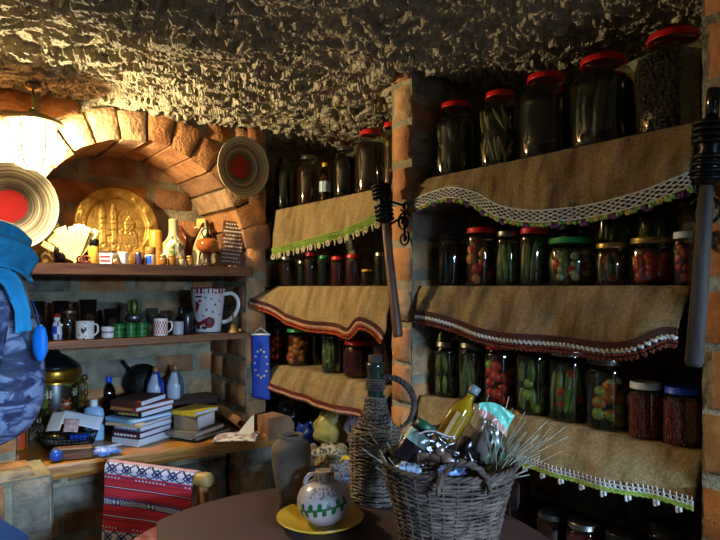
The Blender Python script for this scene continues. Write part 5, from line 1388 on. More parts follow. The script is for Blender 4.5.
# yellow dish and the onion-shaped decorated jug
t, s = tab('yellow_dish', 'shallow yellow glazed dish under the round white jug', 'dish', -.092, 1.385)
DISH = mat('dish_yellow', '#c29a2e', .3, var=.12, scale=14, spec=.5, coat=.2)
mb = MB(); mb.lathe([(0, 2*s), (23*s, 0), (25*s, 0), (26*s, 2.4*s), (38*s, 6*s), (43*s, 8.4*s), (43.6*s, 9.6*s), (42*s, 10*s), (36*s, 7.6*s), (27*s, 4.6*s), (24*s, 3.4*s), (0, 3.4*s)], 64); mb.build('dish_body', DISH, t)
zj = ZT + .0025 + 3.5*s; p = cam(-.084, 1.385)
t = thing('round_jug', 'onion-shaped white jug with a green leaf spray and a cork collar on the yellow dish', 'jug', (p.x, p.y, zj), YAW)
def vine(a, z, r):
    b = (a - 1.5*PI + PI) % (2*PI) - PI; q = z/s
    if q > 40: return 2 if nz3(b*6, q*.3, 1) > .0 else 0
    y0 = 19 + 4.0*math.sin(b*1.1+.2); x = b*26
    if abs(q-y0) < 1.2 and -26 < x < 28: return 1
    k = math.floor(x/4.6); lx = (x - (k+.5)*4.6); side = 1 if k % 2 else -1
    ly = q - y0 - side*3.2
    if -27 < x < 27 and (lx - side*0)**2/6.5 + ly**2/12 < 1: return 1
    if 29 < q < 38 and -.55 < b < .75 and nz3(b*9, q*.55, 6) > .12: return 3
    return 0
mb = MB(); pr = [(0, 0), (14*s, 0), (14.4*s, 1.2*s)]
for k in range(1, 91): 
    u = k/90; ang_ = -PI/2*.62 + (PI/2*.62+PI/2*.72)*u; pr.append((26.5*s*math.cos(ang_)**.9, (20 + 22*math.sin(ang_))*s))
pr += [(9*s, 41*s), (7.6*s, 43*s), (7.2*s, 47*s), (8.6*s, 49.5*s), (8.0*s, 50.5*s), (6*s, 50*s), (0, 49*s)]
mb.lathe(pr, 220, fn=vine); mb.build('jug_body', [mat('jug_white', '#b4a9a6', .28, var=.08, scale=12, spec=.5), mat('vine_green', '#14602c', .4), mat('rim_tan', '#8f7552', .6), mat('flower_mauve', '#7c6f72', .4)], t)
mb = MB()
for k in range(12):
    a = 2*PI*k/12; mb.box((8.8*s*math.cos(a), 8.8*s*math.sin(a), 45.5*s), (3.6*s, 3.2*s, 7*s), bev=1*s, rot=a)
mb.build('cork_collar', mat('cork', '#a08560', .9, bump=.5), t)
mb = MB(); pts = [Vector((-7*s, 0, 47*s)), Vector((-14*s, 0, 46*s)), Vector((-18*s, 0, 40*s)), Vector((-18*s, 0, 34*s))]
mb.tube([lerp_poly(pts, k/10) for k in range(11)], 2.2*s, 8); mb.build('handle', mat('jug_white', '#a39a92', .28), t)
# woven wicker
WICK = wood('wicker_weathered', '#6a584c', '#362a23', sc=30, rough=.75, stretch=(1, 1, 1)); WICKD = wood('wicker_stakes', '#57463a', '#2c221c', sc=30, rough=.75, stretch=(1, 1, 1))
def woven(prof, ns=22, step=.0046, rad=.0026, amp=.0022, squash=1.0):
    """horizontal withies passing in and out of upright stakes; prof is (radius, z) from bottom to top"""
    zs = prof[0][1]; ze = prof[-1][1]
    def R(z):
        for a, b in zip(prof, prof[1:]):
            if a[1] <= z <= b[1]: return a[0] + (b[0]-a[0])*(z-a[1])/max(1e-6, b[1]-a[1])
        return prof[-1][0]
    mb = MB(); rr = random.Random(4); k = 0; z = zs + rad
    while z < ze:
        ph = k % 2 * PI; N = ns*4; off = rr.uniform(-.0012, .0012); tl = rr.uniform(0, 6.28)
        mb.tube([Vector(((R(z)+amp*math.sin(ns/2*(2*PI*j/N)+ph))*math.cos(2*PI*j/N), (R(z)+amp*math.sin(ns/2*(2*PI*j/N)+ph))*math.sin(2*PI*j/N)*squash, z + off + .0016*math.sin(2*PI*j/N*2+tl))) for j in range(N)], rad*rr.uniform(.85, 1.1), 5, closed=True)
        z += step; k += 1
    st = MB()
    for j in range(ns):
        a = 2*PI*(j+.5)/ns
        st.tube([Vector((R(q)*math.cos(a), R(q)*math.sin(a)*squash, q)) for q in [zs + (ze-zs)*m/8 for m in range(9)]], rad*.95, 5)
    return mb, st
# demijohn in wicker
t, s = tab('wicker_demijohn', 'green glass demijohn in a weathered wicker jacket with a looped handle', 'demijohn', .040, 1.555)
pr = [(.060, 0), (.062, .01), (.064, .06), (.0655, .11), (.0645, .162), (.058, .182), (.044, .198), (.033, .217), (.027, .245), (.026, .262)]
w, st = woven(pr, 22, .0048, .0027, .0020); w.build('wicker_jacket', wood('wicker_pale', '#8f7f70', '#4c4036', sc=30, rough=.75, stretch=(1, 1, 1)), t); st.build('stakes', WICKD, t)
mb = MB(); mb.lathe([(0, .004), (.050, .004), (.056, .02), (.060, .11), (.058, .16), (.040, .192), (.028, .215), (.0215, .25), (.020, .30), (.020, .335), (.0235, .34), (.0235, .352), (.018, .354)], 32); mb.build('glass', mat('demijohn_glass', '#1f2a20', .12, spec=.8, var=.2), t)
mb = MB(); mb.lathe([(0, .33), (.0175, .335), (.019, .372), (0, .373)], 20); mb.build('cork', mat('stopper_dark', '#3a2a20', .8), t)
mb = MB()
for k in range(5): mb.tube([Vector((.0232*math.cos(2*PI*j/24), .0232*math.sin(2*PI*j/24), .285+.0062*k)) for j in range(24)], .0034, 6, closed=True)
mb.build('neck_binding', WICKD, t)
mb = MB(); pts = [Vector((.018, -.012, .318)), Vector((.055, -.014, .312)), Vector((.088, -.012, .285)), Vector((.100, -.008, .245)), Vector((.088, -.004, .205)), Vector((.060, 0, .180))]
ctr = [lerp_poly(pts, k/40) for k in range(41)]
for ph in (0, 2.09, 4.19): mb.tube([c + Vector((.0042*math.sin(k*.9+ph), .0042*math.cos(k*.9+ph), .003*math.sin(k*.9+ph))) for k, c in enumerate(ctr)], .0046, 6)
mb.build('handle', WICKD, t)
# gift basket
BC = cam(.165, 1.13)
t = thing('gift_basket', 'round flared wicker basket packed with bottles, packets and straw', 'basket', (BC.x, BC.y, ZT+.0015), YAW); gb = t
BR0, BR1, BHt = .074, .124, .222
pr = [(BR0, 0), (BR0+.012, .06), (BR0+.026, .13), (BR1, BHt)]
w, st = woven(pr, 30, .0044, .0025, .0022); w.build('woven_side', WICK, t); st.build('stakes', WICKD, t)
mb = MB(); mb.lathe([(0, .003), (BR0, .003), (BR0, .008), (0, .008)], 32); mb.build('base', WICKD, t)
mb = MB()
for ph in (0, 2.09, 4.19): mb.tube([Vector(((BR1+.0030*math.cos(j*.62+ph))*math.cos(2*PI*j/152), (BR1+.0030*math.cos(j*.62+ph))*math.sin(2*PI*j/152), BHt+.002+.0030*math.sin(j*.62+ph))) for j in range(152)], .0030, 5, closed=True)
mb.build('braided_rim', WICKD, t)
for a0_, nm in ((-PI/2+.06, 'front'), (PI/2, 'back')):
    mb = MB(); c0 = Vector((BR1*math.cos(a0_), BR1*math.sin(a0_), BHt)); u = Vector((-math.sin(a0_), math.cos(a0_), 0)); nrm = Vector((math.cos(a0_), math.sin(a0_), 0))
    ctr = [c0 + u*(.044*math.cos(PI*k/30)) + Vector((0, 0, -.018 + .050*math.sin(PI*k/30))) + nrm*(.006) for k in range(31)]
    for ph in (0, PI): mb.tube([c + nrm*(.0035*math.sin(k*.8+ph)) + Vector((0, 0, .0035*math.cos(k*.8+ph))) for k, c in enumerate(ctr)], .0040, 6)
    mb.build('handle', WICKD, t)
def inb(name, label, cat, px, py, f, M=None, group=None):
    """a thing lying in the basket: origin on the photo ray at depth f"""
    return thing(name, label, cat, PT(px, py, f), YAW, group)
def rot(y, x=0): return Matrix.Rotation(y, 4, 'Y') @ Matrix.Rotation(x, 4, 'X')
# oil bottle, leaning right
t = inb('oil_bottle', 'square clear bottle of golden oil with a paper label leaning in the basket', 'bottle', 447, 436, 1.145); s = 1.20/FP
t.rotation_euler = (-.05, .55, YAW); 
sq = lambda a, z: (1/max(abs(math.cos(a-PI/4)), abs(math.sin(a-PI/4)))-1)*.75 if z < 33*s else 0
mb = MB(); mb.lathe([(0, -6*s), (8*s, -6*s), (8.8*s, -4*s), (8.8*s, 30*s), (8*s, 35*s), (5.4*s, 40*s), (4.2*s, 43*s), (4.0*s, 48*s), (4.6*s, 48.5*s), (4.6*s, 50*s)], 32, wob=sq); mb.build('bottle_body', GLASS, t)
mb = MB(); mb.lathe([(0, -5*s), (8.2*s, -5*s), (8.2*s, 29*s), (7.3*s, 34*s), (5*s, 38.5*s), (3.6*s, 42*s), (3.4*s, 46*s), (0, 46*s)], 32, wob=sq); mb.build('oil', mat('oil_gold', '#eaa616', .2, var=.25, scale=30, spec=.6), t)
mb = MB(); mb.box((-1*s, -9.1*s*1.03, 12*s), (11*s, .5*s, 28*s)); mb.build('label_paper', mat('label_tan', '#a87a46', .8), t)
mb = MB(); mb.lathe([(4.4*s, 47*s), (5.2*s, 48*s), (5.2*s, 55*s), (0, 55.4*s)], 20); mb.build('cap', mat('cap_grey', '#6f7a78', .4), t)
# dark jam jar with green and pale label at left
t = inb('jam_jar', 'dark berry jam jar with mint green label lying at the left of the basket', 'jar', 410, 449, 1.12); s = 1.13/FP
t.rotation_euler = (-.15, .62, YAW)
mb = MB(); mb.lathe([(0, -14*s), (12*s, -14*s), (13*s, -12*s), (13*s, 0), (13*s, 7*s), (13*s, 19*s), (13*s, 20*s), (10*s, 24*s), (0, 24*s)], 28, fn=lambda a, z, r: 1 if 7*s < z < 19*s else 0); mb.build('jar_body', [mat('jam_dark', '#180f14', .15, spec=.7), mat('mint_label', '#8fb8a6', .5)], t)
mb = MB(); mb.lathe([(10.5*s, 23*s), (11*s, 23.5*s), (11*s, 31*s), (0, 31.6*s)], 28); mb.build('lid', mat('lid_green_dark', '#1f5236', .4), t)
# clear bag with white rim in the middle
FILM = glass('clear_film', '#d8d4d4', gloss=.06, fr=.40, rough=.22)
t = inb('clear_bag', 'clear plastic bag of pale biscuits at the front of the basket', 'bag', 437, 452, 1.085); s = 1.085/FP
mb = MB(); mb.grid(lambda a, b: Vector(((a-.5)*(50 - 14*b)*s + 3*s*nz3(a*4, b*4, 1), -6*s*math.sin(a*PI)*math.sin(b*PI*.9) + 3*s*nz3(a*6, b*6, 5), (-14+32*b)*s + 3*s*math.sin(a*5)*b)), 28, 20)
mb.grid(lambda a, b: Vector(((a-.5)*(50 - 14*b)*s, 6*s*math.sin(a*PI)*math.sin(b*PI*.9) + 2*s*nz3(a*6, b*6, 9), (-14+32*b)*s + 3*s*math.sin(a*5)*b)), 28, 20); mb.build('film', FILM, t)
mb = MB(); mb.tube([Vector(((k/20-.5)*36*s, 0, 18*s + 3*s*math.sin(k/20*5))) for k in range(21)], .9*s, 5); mb.build('bag_seam', mat('seam_white', '#b9a8a4', .5), t)
for (x, z, r) in ((-14, -6, 6), (-3, -8, 6.5), (9, -6, 6), (3, 1, 5)):
    mb = MB(); mb.lathe([(0, -1.6*s), (r*.9*s, -1.4*s), (r*s, 0), (r*.9*s, 1.4*s), (0, 1.6*s)], 20, M=Matrix.Rotation(PI/2-.3, 4, 'X'), c=(x*s, 0, z*s)); mb.build('biscuit', mat('biscuit', '#8c6a54', .8, bump=.3), t)
# blue-labelled packet pieces at the front
for px, py, f, lab, c1 in ((407, 470, 1.075, 'small packet with a white and blue label at the left front of the basket', '#b8c4d4'), (452, 471, 1.052, 'dark blue shiny packet with pale print at the basket front', '#2b4c8c')):
    t = inb('sweet_packet', lab, 'packet', px, py, f); s = f/FP
    mb = MB(); mb.ball((0, 0, 0), (13*s, 6*s, 8*s), n=18, nz=.55, sc=2.4, seed=px); mb.build('wrapper', mat('wrap'+c1[1:], c1, .25, hex2='#3a3a48' if px < 420 else '#8fa6c8', scale=120), t)
# coloured printed packet with clear film at the right
t = inb('printed_packet', 'tall film packet with a turquoise and pink printed header at the right of the basket', 'packet', 485, 456, 1.125); s = 1.12/FP
t.rotation_euler = (0, .25, YAW)
def pk(a, b, sg): return Vector(((a-.5)*(40 - 6*b + 5*math.sin(b*7))*s, sg*9*s*math.sin(a*PI)*math.sin(min(1, b*1.1+.05)*PI) + 2.5*s*nz3(a*6, b*7, 2+sg), (-8+58*b)*s + 4*s*math.sin(a*4)*b))
def pf(a, b): 
    q = b + .22*(a-.5)
    return 1 if q > .80 else (2 if q > .68 else (3 if nz3(a*5, b*6, 4) > .1 and a > .5 else 0))
mb = MB(); mb.grid(lambda a, b: pk(a, b, -1), 30, 40, pf); mb.grid(lambda a, b: pk(a, b, 1), 30, 40, pf)
mb.build('film', [FILM, mat('header_turquoise', '#6fc0a4', .3), mat('print_pink', '#c08474', .3), mat('herb_green', '#4c6650', .35)], t)
mb = MB(); mb.ball((0, 0, 12*s), (13*s, 6*s, 17*s), n=18, nz=.35, sc=2.5, seed=4); mb.build('herbs', mat('dried_herbs', '#6d7a5c', .7, hex2='#94807a', scale=70), t)
t = inb('twisted_bag', 'knotted clear bag top with white ribbon between oil bottle and printed packet', 'bag', 466, 444, 1.20); s = 1.20/FP
mb = MB(); mb.lathe([(0, -14*s), (13*s, -10*s), (15*s, 0), (11*s, 12*s), (4*s, 20*s), (2*s, 24*s), (6*s, 30*s), (9*s, 36*s)], 28, wob=lambda a, z: .14*math.sin(a*7 + z*90)); mb.build('film', FILM, t)
mb = MB(); mb.ball((0, 0, -2*s), (11*s, 9*s, 10*s), n=14, nz=.3); mb.build('sweets', mat('sweets', '#a88f86', .5, hex2='#5a5a70', scale=90), t)
# straw sticking out of the basket : stuff
mb = MB(); rr = random.Random(5)
def straw(a, b, bow):
    a, b = Vector(a), Vector(b); m = (a+b)/2 + bow; mb.tube([a, m, b], .0008, 4)
for k in range(80):
    g_ = rr.random()
    if g_ < .55: a0_ = rr.uniform(-.55, .45)                     # right
    elif g_ < .80: a0_ = PI + rr.uniform(-.5, .6)             # left
    else: a0_ = rr.uniform(.3, 2.8)
    r0_ = BR1*rr.uniform(.62, .88); b0_ = Vector((r0_*math.cos(a0_), r0_*math.sin(a0_), BHt - .03 + rr.uniform(-.01, .01)))
    L_ = rr.uniform(.05, .16) if math.cos(a0_) > 0 else rr.uniform(.04, .10); d_ = Vector((math.cos(a0_)*rr.uniform(.0, .9) + rr.uniform(-.35, .35), math.sin(a0_)*.45 + rr.uniform(-.3, .3), rr.uniform(.35, 1.0))).normalized()
    straw(b0_, b0_ + d_*L_, Vector((rr.uniform(-.003, .003), rr.uniform(-.003, .003), .002)))
o = mb.build('straw', mat('straw_dry', '#a39a7c', .8, hex2='#6d6652', scale=60), loc=gb.location, rz=YAW)
tag(o, 'loose dry straw sticking out of the gift basket', 'straw', kind='stuff')

# ---- bags and cloths on the lowest left shelf
def bag(name, label, cat, px, py, X, w, h, m, seed, squash=.7, nz=.45, sc=1.8, knot=False):
    p = PX(px, py, X); t_ = X/ray(px)[0]; s = t_/FP
    t = thing(name, label, cat, p, YAW)
    mb = MB(); mb.ball((0, 0, 0), (w/2*s, w/2*s*squash, h/2*s), n=28, nz=nz, sc=sc, seed=seed); mb.build('bag_body', m, t)
    if knot:
        mb = MB(); mb.lathe([(0, 0), (3*s, 0), (1.6*s, 5*s), (4*s, 10*s), (6*s, 13*s)], 16, c=(0, 0, h*.46*s), wob=lambda a, z: .3*math.sin(a*5)); mb.build('knot', m, t)
    return t
PLB = mat('bin_bag', '#0c0e10', .22, bump=.5, bscale=30, spec=.7)
bag('bin_bag', 'shiny black bin bag with creases behind the clay vase', 'bag', 290, 411, 1.28, 40, 44, PLB, 3, .6, .7, 2.4, True)
bag('blue_sack', 'deep blue plastic sack between bin bag and yellow bag', 'sack', 307, 437, 1.235, 24, 26, mat('sack_blue', '#173a9a', .35, bump=.4, bscale=40), 9, .7, .6, 2.4)
bag('yellow_bag', 'pale yellow translucent bag bulging under the burlap fringe', 'bag', 332, 428, 1.25, 36, 40, mat('bag_yellow', '#b5a04e', .35, bump=.4, bscale=30, hex2='#8a7a3a'), 14, .7, .35, 2.0)
bag('pink_bag', 'crumpled pale pink plastic bag beside the wicker demijohn', 'bag', 358, 428, 1.26, 24, 34, mat('bag_pink', '#a89498', .3, bump=.6, bscale=40), 21, .6, .7, 2.6)
bag('grey_bag', 'beige grey cloth bundle right of the clay vase shoulder', 'bundle', 312, 458, 1.17, 26, 26, mat('bundle_grey', '#857a68', .8, bump=.5, bscale=40), 27, .7, .4, 2.4)
PAT = mat('patterned_cloth', '#b09a6a', .8, scale=95, hex2='#15131a')
bag('patterned_bundle', 'black bundle with zigzag gold pattern below the yellow bag', 'bundle', 332, 456, 1.19, 36, 26, PAT, 33, .6, .5, 2.2)
PAT2 = mat('floral_cloth', '#6f7480', .7, scale=120, hex2='#0d0f16')
bag('floral_bag', 'dark floral bag with pale speckles above the round jug', 'bag', 345, 484, 1.10, 38, 44, PAT2, 39, .5, .4, 2.0)
bag('yellow_cloth', 'small bright yellow cloth tuft beside the demijohn', 'cloth', 347, 462, 1.145, 13, 12, mat('cloth_yellow', '#c89a1a', .7), 45, .7, .5, 2.5)

# =====================================================  CHAIR WITH THE WOVEN RED CLOTH
ca = cam(-.750, 1.86); cb = cam(-.4625, 1.75); cd = (cb-ca).normalized(); cn = Vector((cd.y, -cd.x, 0))   # cn towards the camera
t = thing('wooden_chair', 'wooden chair with a red woven cloth over its back, half behind the table', 'chair', ((ca.x+cb.x)/2, (ca.y+cb.y)/2, 0), math.atan2(cd.y, cd.x))
W2 = (cb-ca).length/2; zr = .735
CHW = wood('chair_wood', '#8a5a2a', '#5c3616', stretch=(8, 8, 1))
for sg in (-1, 1):
    mb = MB(); mb.tube([Vector((sg*(W2+.005), .03, 0)), Vector((sg*(W2+.005), .01, .43)), Vector((sg*(W2+.005), 0, zr))], [.014, .017, .016], 12); mb.build('leg', CHW, t)
    mb = MB(); mb.tube([Vector((sg*W2*.95, -.34, 0)), Vector((sg*W2*.95, -.33, .43))], [.013, .017], 12); mb.build('leg', CHW, t)
mb = MB(); mb.box((0, -.165, .44), (2*W2+.05, .40, .03), bev=.01); mb.build('seat', CHW, t)
mb = MB(); mb.lathe([(0, -W2-.022), (.017, -W2-.021), (.0195, -W2), (.0195, W2+.01), (.017, W2+.026), (0, W2+.028)], 24, M=Matrix.Rotation(PI/2, 4, 'Y')); r_ = mb.build('top_rail', mat('rail_ochre', '#a87a2a', .45), t, loc=(0, 0, zr+.005))
mb = MB(); mb.lathe([(.021, W2+.006), (.0215, W2+.010), (.0215, W2+.022), (.018, W2+.031), (0, W2+.032)], 24, M=Matrix.Rotation(PI/2, 4, 'Y')); mb.build('rail_cap', mat('cap_ochre', '#9c8048', .5), r_)
for z in (.54, .63):
    mb = MB(); mb.box((0, .004, z), (2*W2, .014, .035), bev=.004); mb.build('slat', CHW, t)
for y in (-.02, -.31):
    mb = MB(); mb.tube([Vector((-W2, y, .20)), Vector((W2, y, .20))], .010, 8); mb.build('stretcher', CHW, t)
# woven cloth : thread-by-thread pattern of red, white and navy
def pat(u, v):
    # u along the rail (0..1), v down the cloth (0..1); 0 red 1 dark red 2 white 3 navy
    X = u*150; Y = v*165
    def loz(y0, hgt, per):
        yy = (Y-y0)/hgt*2-1; xx = ((X/per) % 1)*2-1
        k = abs(xx)+abs(yy)
        if abs(abs(xx)-abs(yy)) < .16 : return 3
        if k < .34: return 3
        if .50 < k < .78: return 3
        if abs(yy) > .86: return 2 if int(X/2) % 2 else 3
        if k > 1.5 and int(X+Y) % 3 == 0: return 3
        return 2
    for (a, b, per) in ((2, 19, 26), (118, 142, 24)):
        if a <= Y < b: return loz(a, b-a, per)
    if Y < 2: return 0 if int(X/2) % 2 else 2
    for y in (23, 112):
        if y-1.5 < Y < y+3.5:
            return 2 if (int(X/3) % 2 == 0 and int(X/27) % 3 != 1 and y-.5 < Y < y+2.5) else 3 if y-1 < Y < y+.2 else 0
    for y in (40, 91):
        if y <= Y < y+1.6: return 2
        if y-2 < Y < y+4: return 1
    if 60 <= Y < 74:
        if Y < 62 or Y >= 72: return 3
        k = int(X/15) % 4; xx = X % 5
        if k in (0, 2): return 2 if (xx < 2.5) == (int(Y/2.6) % 2 == 0) else 3
        if k == 1: return 2 if abs((X % 7.5)-3.7)+abs(Y-67)*.7 < 3.2 else 3
        return 2 if int(X/1.6+Y/2) % 2 else 3
    return 0 if int(Y*.5) % 7 else 1
A0, A1 = -W2-.034, W2-.016
def clp(a, b):
    x = A0 + (A1-A0)*a + .003*math.sin(b*5+a*2)
    if b < .12:      # back flap and over the rail
        an = PI*.9 - (PI*.9)*(b/.12); return Vector((x, .023*math.sin(an-PI/2+PI/2)*0 + .0225*math.cos(PI-an)*1.0, zr+.005 + .0225*math.sin(an)))
    k = (b-.12)/.88
    return Vector((x, -.0225 - .008*k - .005*math.sin(a*9)*k, zr+.005 - .265*k + .006*math.sin(a*3)*k))
mb = MB(); mb.grid(clp, 150, 190, lambda a, b: pat(a, max(0, (b-.06)/.94)))
o = mb.build('woven_cloth', [mat('cloth_red', '#b41c2c', .9, var=.2, scale=200, bump=.3, bscale=600), mat('cloth_dark_red', '#7c162a', .9, var=.2, scale=200), mat('cloth_white', '#b9bccb', .9, var=.15, scale=200), mat('cloth_navy', '#232a5c', .9, var=.2, scale=200)], loc=t.location, rz=t.rotation_euler.z)
sm = o.modifiers.new('thickness', 'SOLIDIFY'); sm.thickness = .0016; sm.offset = 1
tag(o, 'red woven cloth with white and navy folk pattern hung over the chair back', 'woven cloth')

# =====================================================  THE PERSON AT THE LEFT EDGE
def skin(name, joints, edges, mats, parent, sub=2, root=None):
    names = list(joints); me = bpy.data.meshes.new(name)
    me.from_pydata([joints[k][0] for k in names], [(names.index(a), names.index(b)) for a, b in edges], [])
    o = bpy.data.objects.new(name, me); COL.objects.link(o); o.parent = parent
    md = o.modifiers.new('Skin', 'SKIN'); md.use_smooth_shade = True
    sv = me.skin_vertices[0].data
    for i, k in enumerate(names):
        r = joints[k][1]; sv[i].radius = r if isinstance(r, tuple) else (r, r)
        sv[i].use_root = (k == (root or names[0]))
    s2 = o.modifiers.new('Subdivision', 'SUBSURF'); s2.levels = s2.render_levels = sub
    me.materials.append(mats); return o
PR = (-.050, 1.200, 0); PRZ = math.radians(14)
per = thing('person', 'person in a quilted grey-blue jacket and turquoise scarf, back turned, at the left edge', 'person', PR, PRZ)
SKIN = mat('skin', '#b98a6c', .5, var=.06)
J = {'pelvis': ((0, 0, .90), (.13, .10)), 'belly': ((0, .005, 1.03), (.12, .095)), 'chest': ((0, 0, 1.22), (.14, .10)), 'collar': ((0, -.005, 1.34), (.085, .07)), 'neck': ((0, .005, 1.42), .05), 'jaw': ((0, .035, 1.50), (.058, .065)), 'head': ((0, .02, 1.57), (.073, .088)), 'crown': ((0, .005, 1.63), (.055, .065))}
E = [('pelvis', 'belly'), ('belly', 'chest'), ('chest', 'collar'), ('collar', 'neck'), ('neck', 'jaw'), ('jaw', 'head'), ('head', 'crown')]
for sg, n_ in ((1, 'r'), (-1, 'l')):
    J.update({'sh'+n_: ((sg*.165, 0, 1.335), .05), 'el'+n_: ((sg*.20, .0, 1.07), .038), 'wr'+n_: ((sg*.14, .21, 1.00), .027), 'pm'+n_: ((sg*.12, .275, .995), (.030, .018)),
              'hp'+n_: ((sg*.09, 0, .85), .085), 'kn'+n_: ((sg*.10, .015, .48), .055), 'an'+n_: ((sg*.10, -.01, .08), .038), 'to'+n_: ((sg*.11, .14, .035), .032)})
    E += [('chest', 'sh'+n_), ('sh'+n_, 'el'+n_), ('el'+n_, 'wr'+n_), ('wr'+n_, 'pm'+n_), ('pelvis', 'hp'+n_), ('hp'+n_, 'kn'+n_), ('kn'+n_, 'an'+n_), ('an'+n_, 'to'+n_)]
    for q, (dx, L_) in enumerate(((-.022, .068), (-.008, .078), (.008, .073), (.021, .058))):
        b = 'f%d%s' % (q, n_)
        J[b+'a'] = ((sg*(.12 + dx*1.0), .300, .995), .0095); J[b+'b'] = ((sg*(.12 + dx*1.15), .300+L_*.55, .985), .0085); J[b+'c'] = ((sg*(.12+dx*1.1), .300+L_*.9, .965), .0072)
        E += [('pm'+n_, b+'a'), (b+'a', b+'b'), (b+'b', b+'c')]
    J['tha'+n_] = ((sg*.088, .262, .99), .0105); J['thb'+n_] = ((sg*.070, .295, .982), .0095); E += [('wr'+n_, 'tha'+n_), ('tha'+n_, 'thb'+n_)]
skin('body', J, E, SKIN, per)
mb = MB()
for sg in (-1, 1):
    mb = MB(); mb.ball((sg*.028, .098, 1.565), .011, n=10); mb.build('eye', WHITE, per)
mb = MB(); mb.lathe([(.012, 0), (.010, .02), (.004, .04), (0, .042)], 12, c=(0, .105, 1.525)); mb.build('nose', SKIN, per)
mb = MB(); mb.ball((0, .096, 1.497), (.020, .008, .006), n=10); mb.build('mouth', mat('lips', '#96504a', .5), per)
mb = MB(); mb.ball((0, -.018, 1.592), (.090, .098, .092), n=28, nz=.12, sc=5); mb.ball((0, -.045, 1.535), (.082, .062, .095), n=24, nz=.14, sc=5); mb.build('hair', mat('hair_brown', '#3a2616', .6, scale=90, bump=.4), per)
# quilted jacket : a fuller shell over torso and arms
QJ = bpy.data.materials.new('quilt_fabric'); QJ.use_nodes = True
nt = QJ.node_tree; N = nt.nodes; L_ = nt.links; b = N['Principled BSDF']; b.inputs['Roughness'].default_value = .6
tc = N.new('ShaderNodeTexCoord'); nz_ = N.new('ShaderNodeTexNoise'); nz_.inputs['Scale'].default_value = 26; nz_.inputs['Detail'].default_value = 2; nz_.inputs['Distortion'].default_value = 1.6
mp = N.new('ShaderNodeMapping'); mp.inputs['Scale'].default_value = (.7, .7, 1.25); L_.new(tc.outputs['Object'], mp.inputs['Vector']); L_.new(mp.outputs['Vector'], nz_.inputs['Vector'])
cr = N.new('ShaderNodeValToRGB'); e0, e1 = cr.color_ramp.elements; e0.position = .42; e1.position = .58; e0.color = lin('#2c3550'); e1.color = lin('#8393ae')
e2 = cr.color_ramp.elements.new(.50); e2.color = lin('#4a5678'); L_.new(nz_.outputs['Fac'], cr.inputs['Fac']); L_.new(cr.outputs['Color'], b.inputs['Base Color'])
bp = N.new('ShaderNodeBump'); bp.inputs['Strength'].default_value = .5; bp.inputs['Distance'].default_value = .01; L_.new(nz_.outputs['Fac'], bp.inputs['Height']); L_.new(bp.outputs['Normal'], b.inputs['Normal'])
K = {'hem': ((0, 0, .80), (.178, .148)), 'waist': ((0, .0, 1.02), (.155, .125)), 'chest': ((0, 0, 1.22), (.168, .13)), 'collar': ((0, -.005, 1.36), (.10, .085)), 'neck': ((0, .0, 1.43), .07)}
F = [('hem', 'waist'), ('waist', 'chest'), ('chest', 'collar'), ('collar', 'neck')]
for sg, n_ in ((1, 'r'), (-1, 'l')):
    K.update({'s'+n_: ((sg*.172, 0, 1.312), .066), 'm'+n_: ((sg*.198, -.005, 1.19), .066), 'e'+n_: ((sg*.212, .005, 1.07), .060), 'w'+n_: ((sg*.146, .19, 1.003), .042)})
    F += [('chest', 's'+n_), ('s'+n_, 'm'+n_), ('m'+n_, 'e'+n_), ('e'+n_, 'w'+n_)]
jk = skin('quilted_jacket', K, F, QJ, per)
K2 = {'p': ((0, 0, .93), (.150, .118))}; F2 = []
for sg, n_ in ((1, 'r'), (-1, 'l')):
    K2.update({'h'+n_: ((sg*.10, 0, .80), .098), 'k'+n_: ((sg*.105, .012, .48), .070), 'a'+n_: ((sg*.105, -.01, .10), .058)}); F2 += [('p', 'h'+n_), ('h'+n_, 'k'+n_), ('k'+n_, 'a'+n_)]
skin('jeans', K2, F2, mat('denim', '#5478a8', .85, scale=120, bump=.3), per)
for sg in (-1, 1):
    mb = MB(); mb.ball((sg*.11, .055, .045), (.05, .125, .045), n=18); mb.box((sg*.11, .055, .010), (.095, .25, .018), bev=.008); mb.build('shoe', mat('boot_brown', '#3a2a1e', .6), per)
# turquoise scarf thrown over the shoulder, ends hanging behind the sleeve
SCF = mat('scarf_turquoise', '#2a9fd0', .75, var=.3, scale=9, bump=.5, bscale=45)
mb = MB(); rr = random.Random(6)
def strip(path, w, nrm, seed):
    def g(a, b):
        p = lerp_poly(path, b); t_ = (lerp_poly(path, min(1, b+.01)) - lerp_poly(path, max(0, b-.01))).normalized()
        s_ = t_.cross(Vector(nrm)).normalized()
        return p + s_*(w*(a-.5)) + Vector(nrm)*(.014*math.sin(a*PI)*1.0 + .007*math.sin(a*13+seed) + .006*nz3(a*4, b*6, seed))
    mb.grid(g, 24, 40)
strip([Vector((-.12, -.09, 1.40)), Vector((0, -.125, 1.385)), Vector((.09, -.125, 1.375)), Vector((.17, -.09, 1.365)), Vector((.215, -.05, 1.345))], .085, (.3, -1, .35), 1)
strip([Vector((.00, -.12, 1.335)), Vector((.09, -.125, 1.36)), Vector((.16, -.085, 1.38)), Vector((.205, -.01, 1.375)), Vector((.225, .05, 1.345))], .075, (.7, -.6, .6), 4)
strip([Vector((.12, -.105, 1.35)), Vector((.15, -.10, 1.325)), Vector((.172, -.095, 1.29)), Vector((.182, -.088, 1.25)), Vector((.186, -.086, 1.225))], .030, (.55, -.85, .1), 7)
strip([Vector((-.09, .07, 1.40)), Vector((.03, .105, 1.39)), Vector((.10, .06, 1.41)), Vector((.11, -.04, 1.41)), Vector((.03, -.09, 1.40)), Vector((-.08, -.08, 1.41)), Vector((-.10, .03, 1.40))], .07, (0, 0, 1), 9)
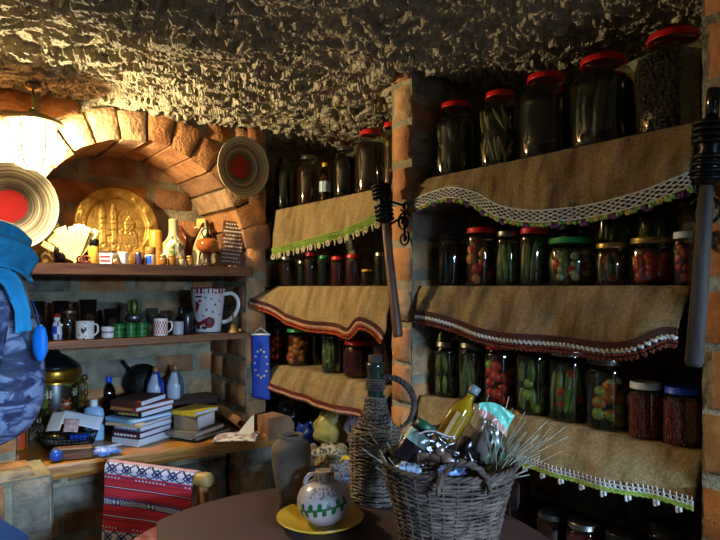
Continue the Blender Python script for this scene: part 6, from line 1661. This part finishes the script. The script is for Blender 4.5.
o = mb.build('scarf', SCF, per); sm = o.modifiers.new('thickness', 'SOLIDIFY'); sm.thickness = .005
# bright blue oval pouch hanging at the elbow
p = PT(40.5, 343, 1.03); s = 1.03/FP
t = thing('blue_pouch', 'bright blue oval pouch hanging beside the jacket sleeve', 'pouch', p, YAW)
mb = MB(); mb.ball((0, 0, 0), (7.6*s, 5*s, 18*s), n=24, nz=.12, sc=1.5); mb.build('pouch_body', mat('pouch_blue', '#0f86e8', .5, var=.1), t)
mb = MB(); mb.tube([Vector((-1*s, 0, 17*s)), Vector((-4*s, 1*s, 30*s)), Vector((-9*s, 2*s, 42*s))], .7*s, 5); mb.build('cord', mat('cord_blue', '#0f5ca8', .6), t)
# =====================================================  LIGHT AND CAMERA
def area(name, loc, tgt, sx, sy, power, col, spread=PI):
    l = bpy.data.lights.new(name, 'AREA'); l.shape = 'RECTANGLE'; l.size = sx; l.size_y = sy; l.energy = power; l.color = col; l.spread = spread
    o = bpy.data.objects.new(name, l); COL.objects.link(o); o.location = loc
    o.rotation_euler = (Vector(tgt)-Vector(loc)).to_track_quat('-Z', 'Y').to_euler(); return o
area('daylight', (.48, -2.75, 1.92), (.75, 1.0, .70), 1.15, .74, 1150, (.40, .64, 1.0))
l = bpy.data.lights.new('lantern_bulb', 'POINT'); l.energy = 95; l.color = (1.0, .82, .50); l.shadow_soft_size = .022
o = bpy.data.objects.new('lantern_bulb', l); COL.objects.link(o); o.location = LAMP
w = bpy.data.worlds.new('world'); SC.world = w; w.use_nodes = True
w.node_tree.nodes['Background'].inputs['Color'].default_value = (.35, .5, .8, 1); w.node_tree.nodes['Background'].inputs['Strength'].default_value = .12
c = bpy.data.cameras.new('camera'); c.sensor_width = 36; c.lens = 30.0; c.shift_y = (HY-270)/720; c.clip_start = .02
o = bpy.data.objects.new('camera', c); COL.objects.link(o); o.location = (0, 0, H); o.rotation_euler = (PI/2, 0, YAW)
SC.camera = o
vs = SC.view_settings; vs.view_transform = 'Standard'; vs.look = 'None'; vs.gamma = 1; vs.use_curve_mapping = False; vs.exposure = 0.0
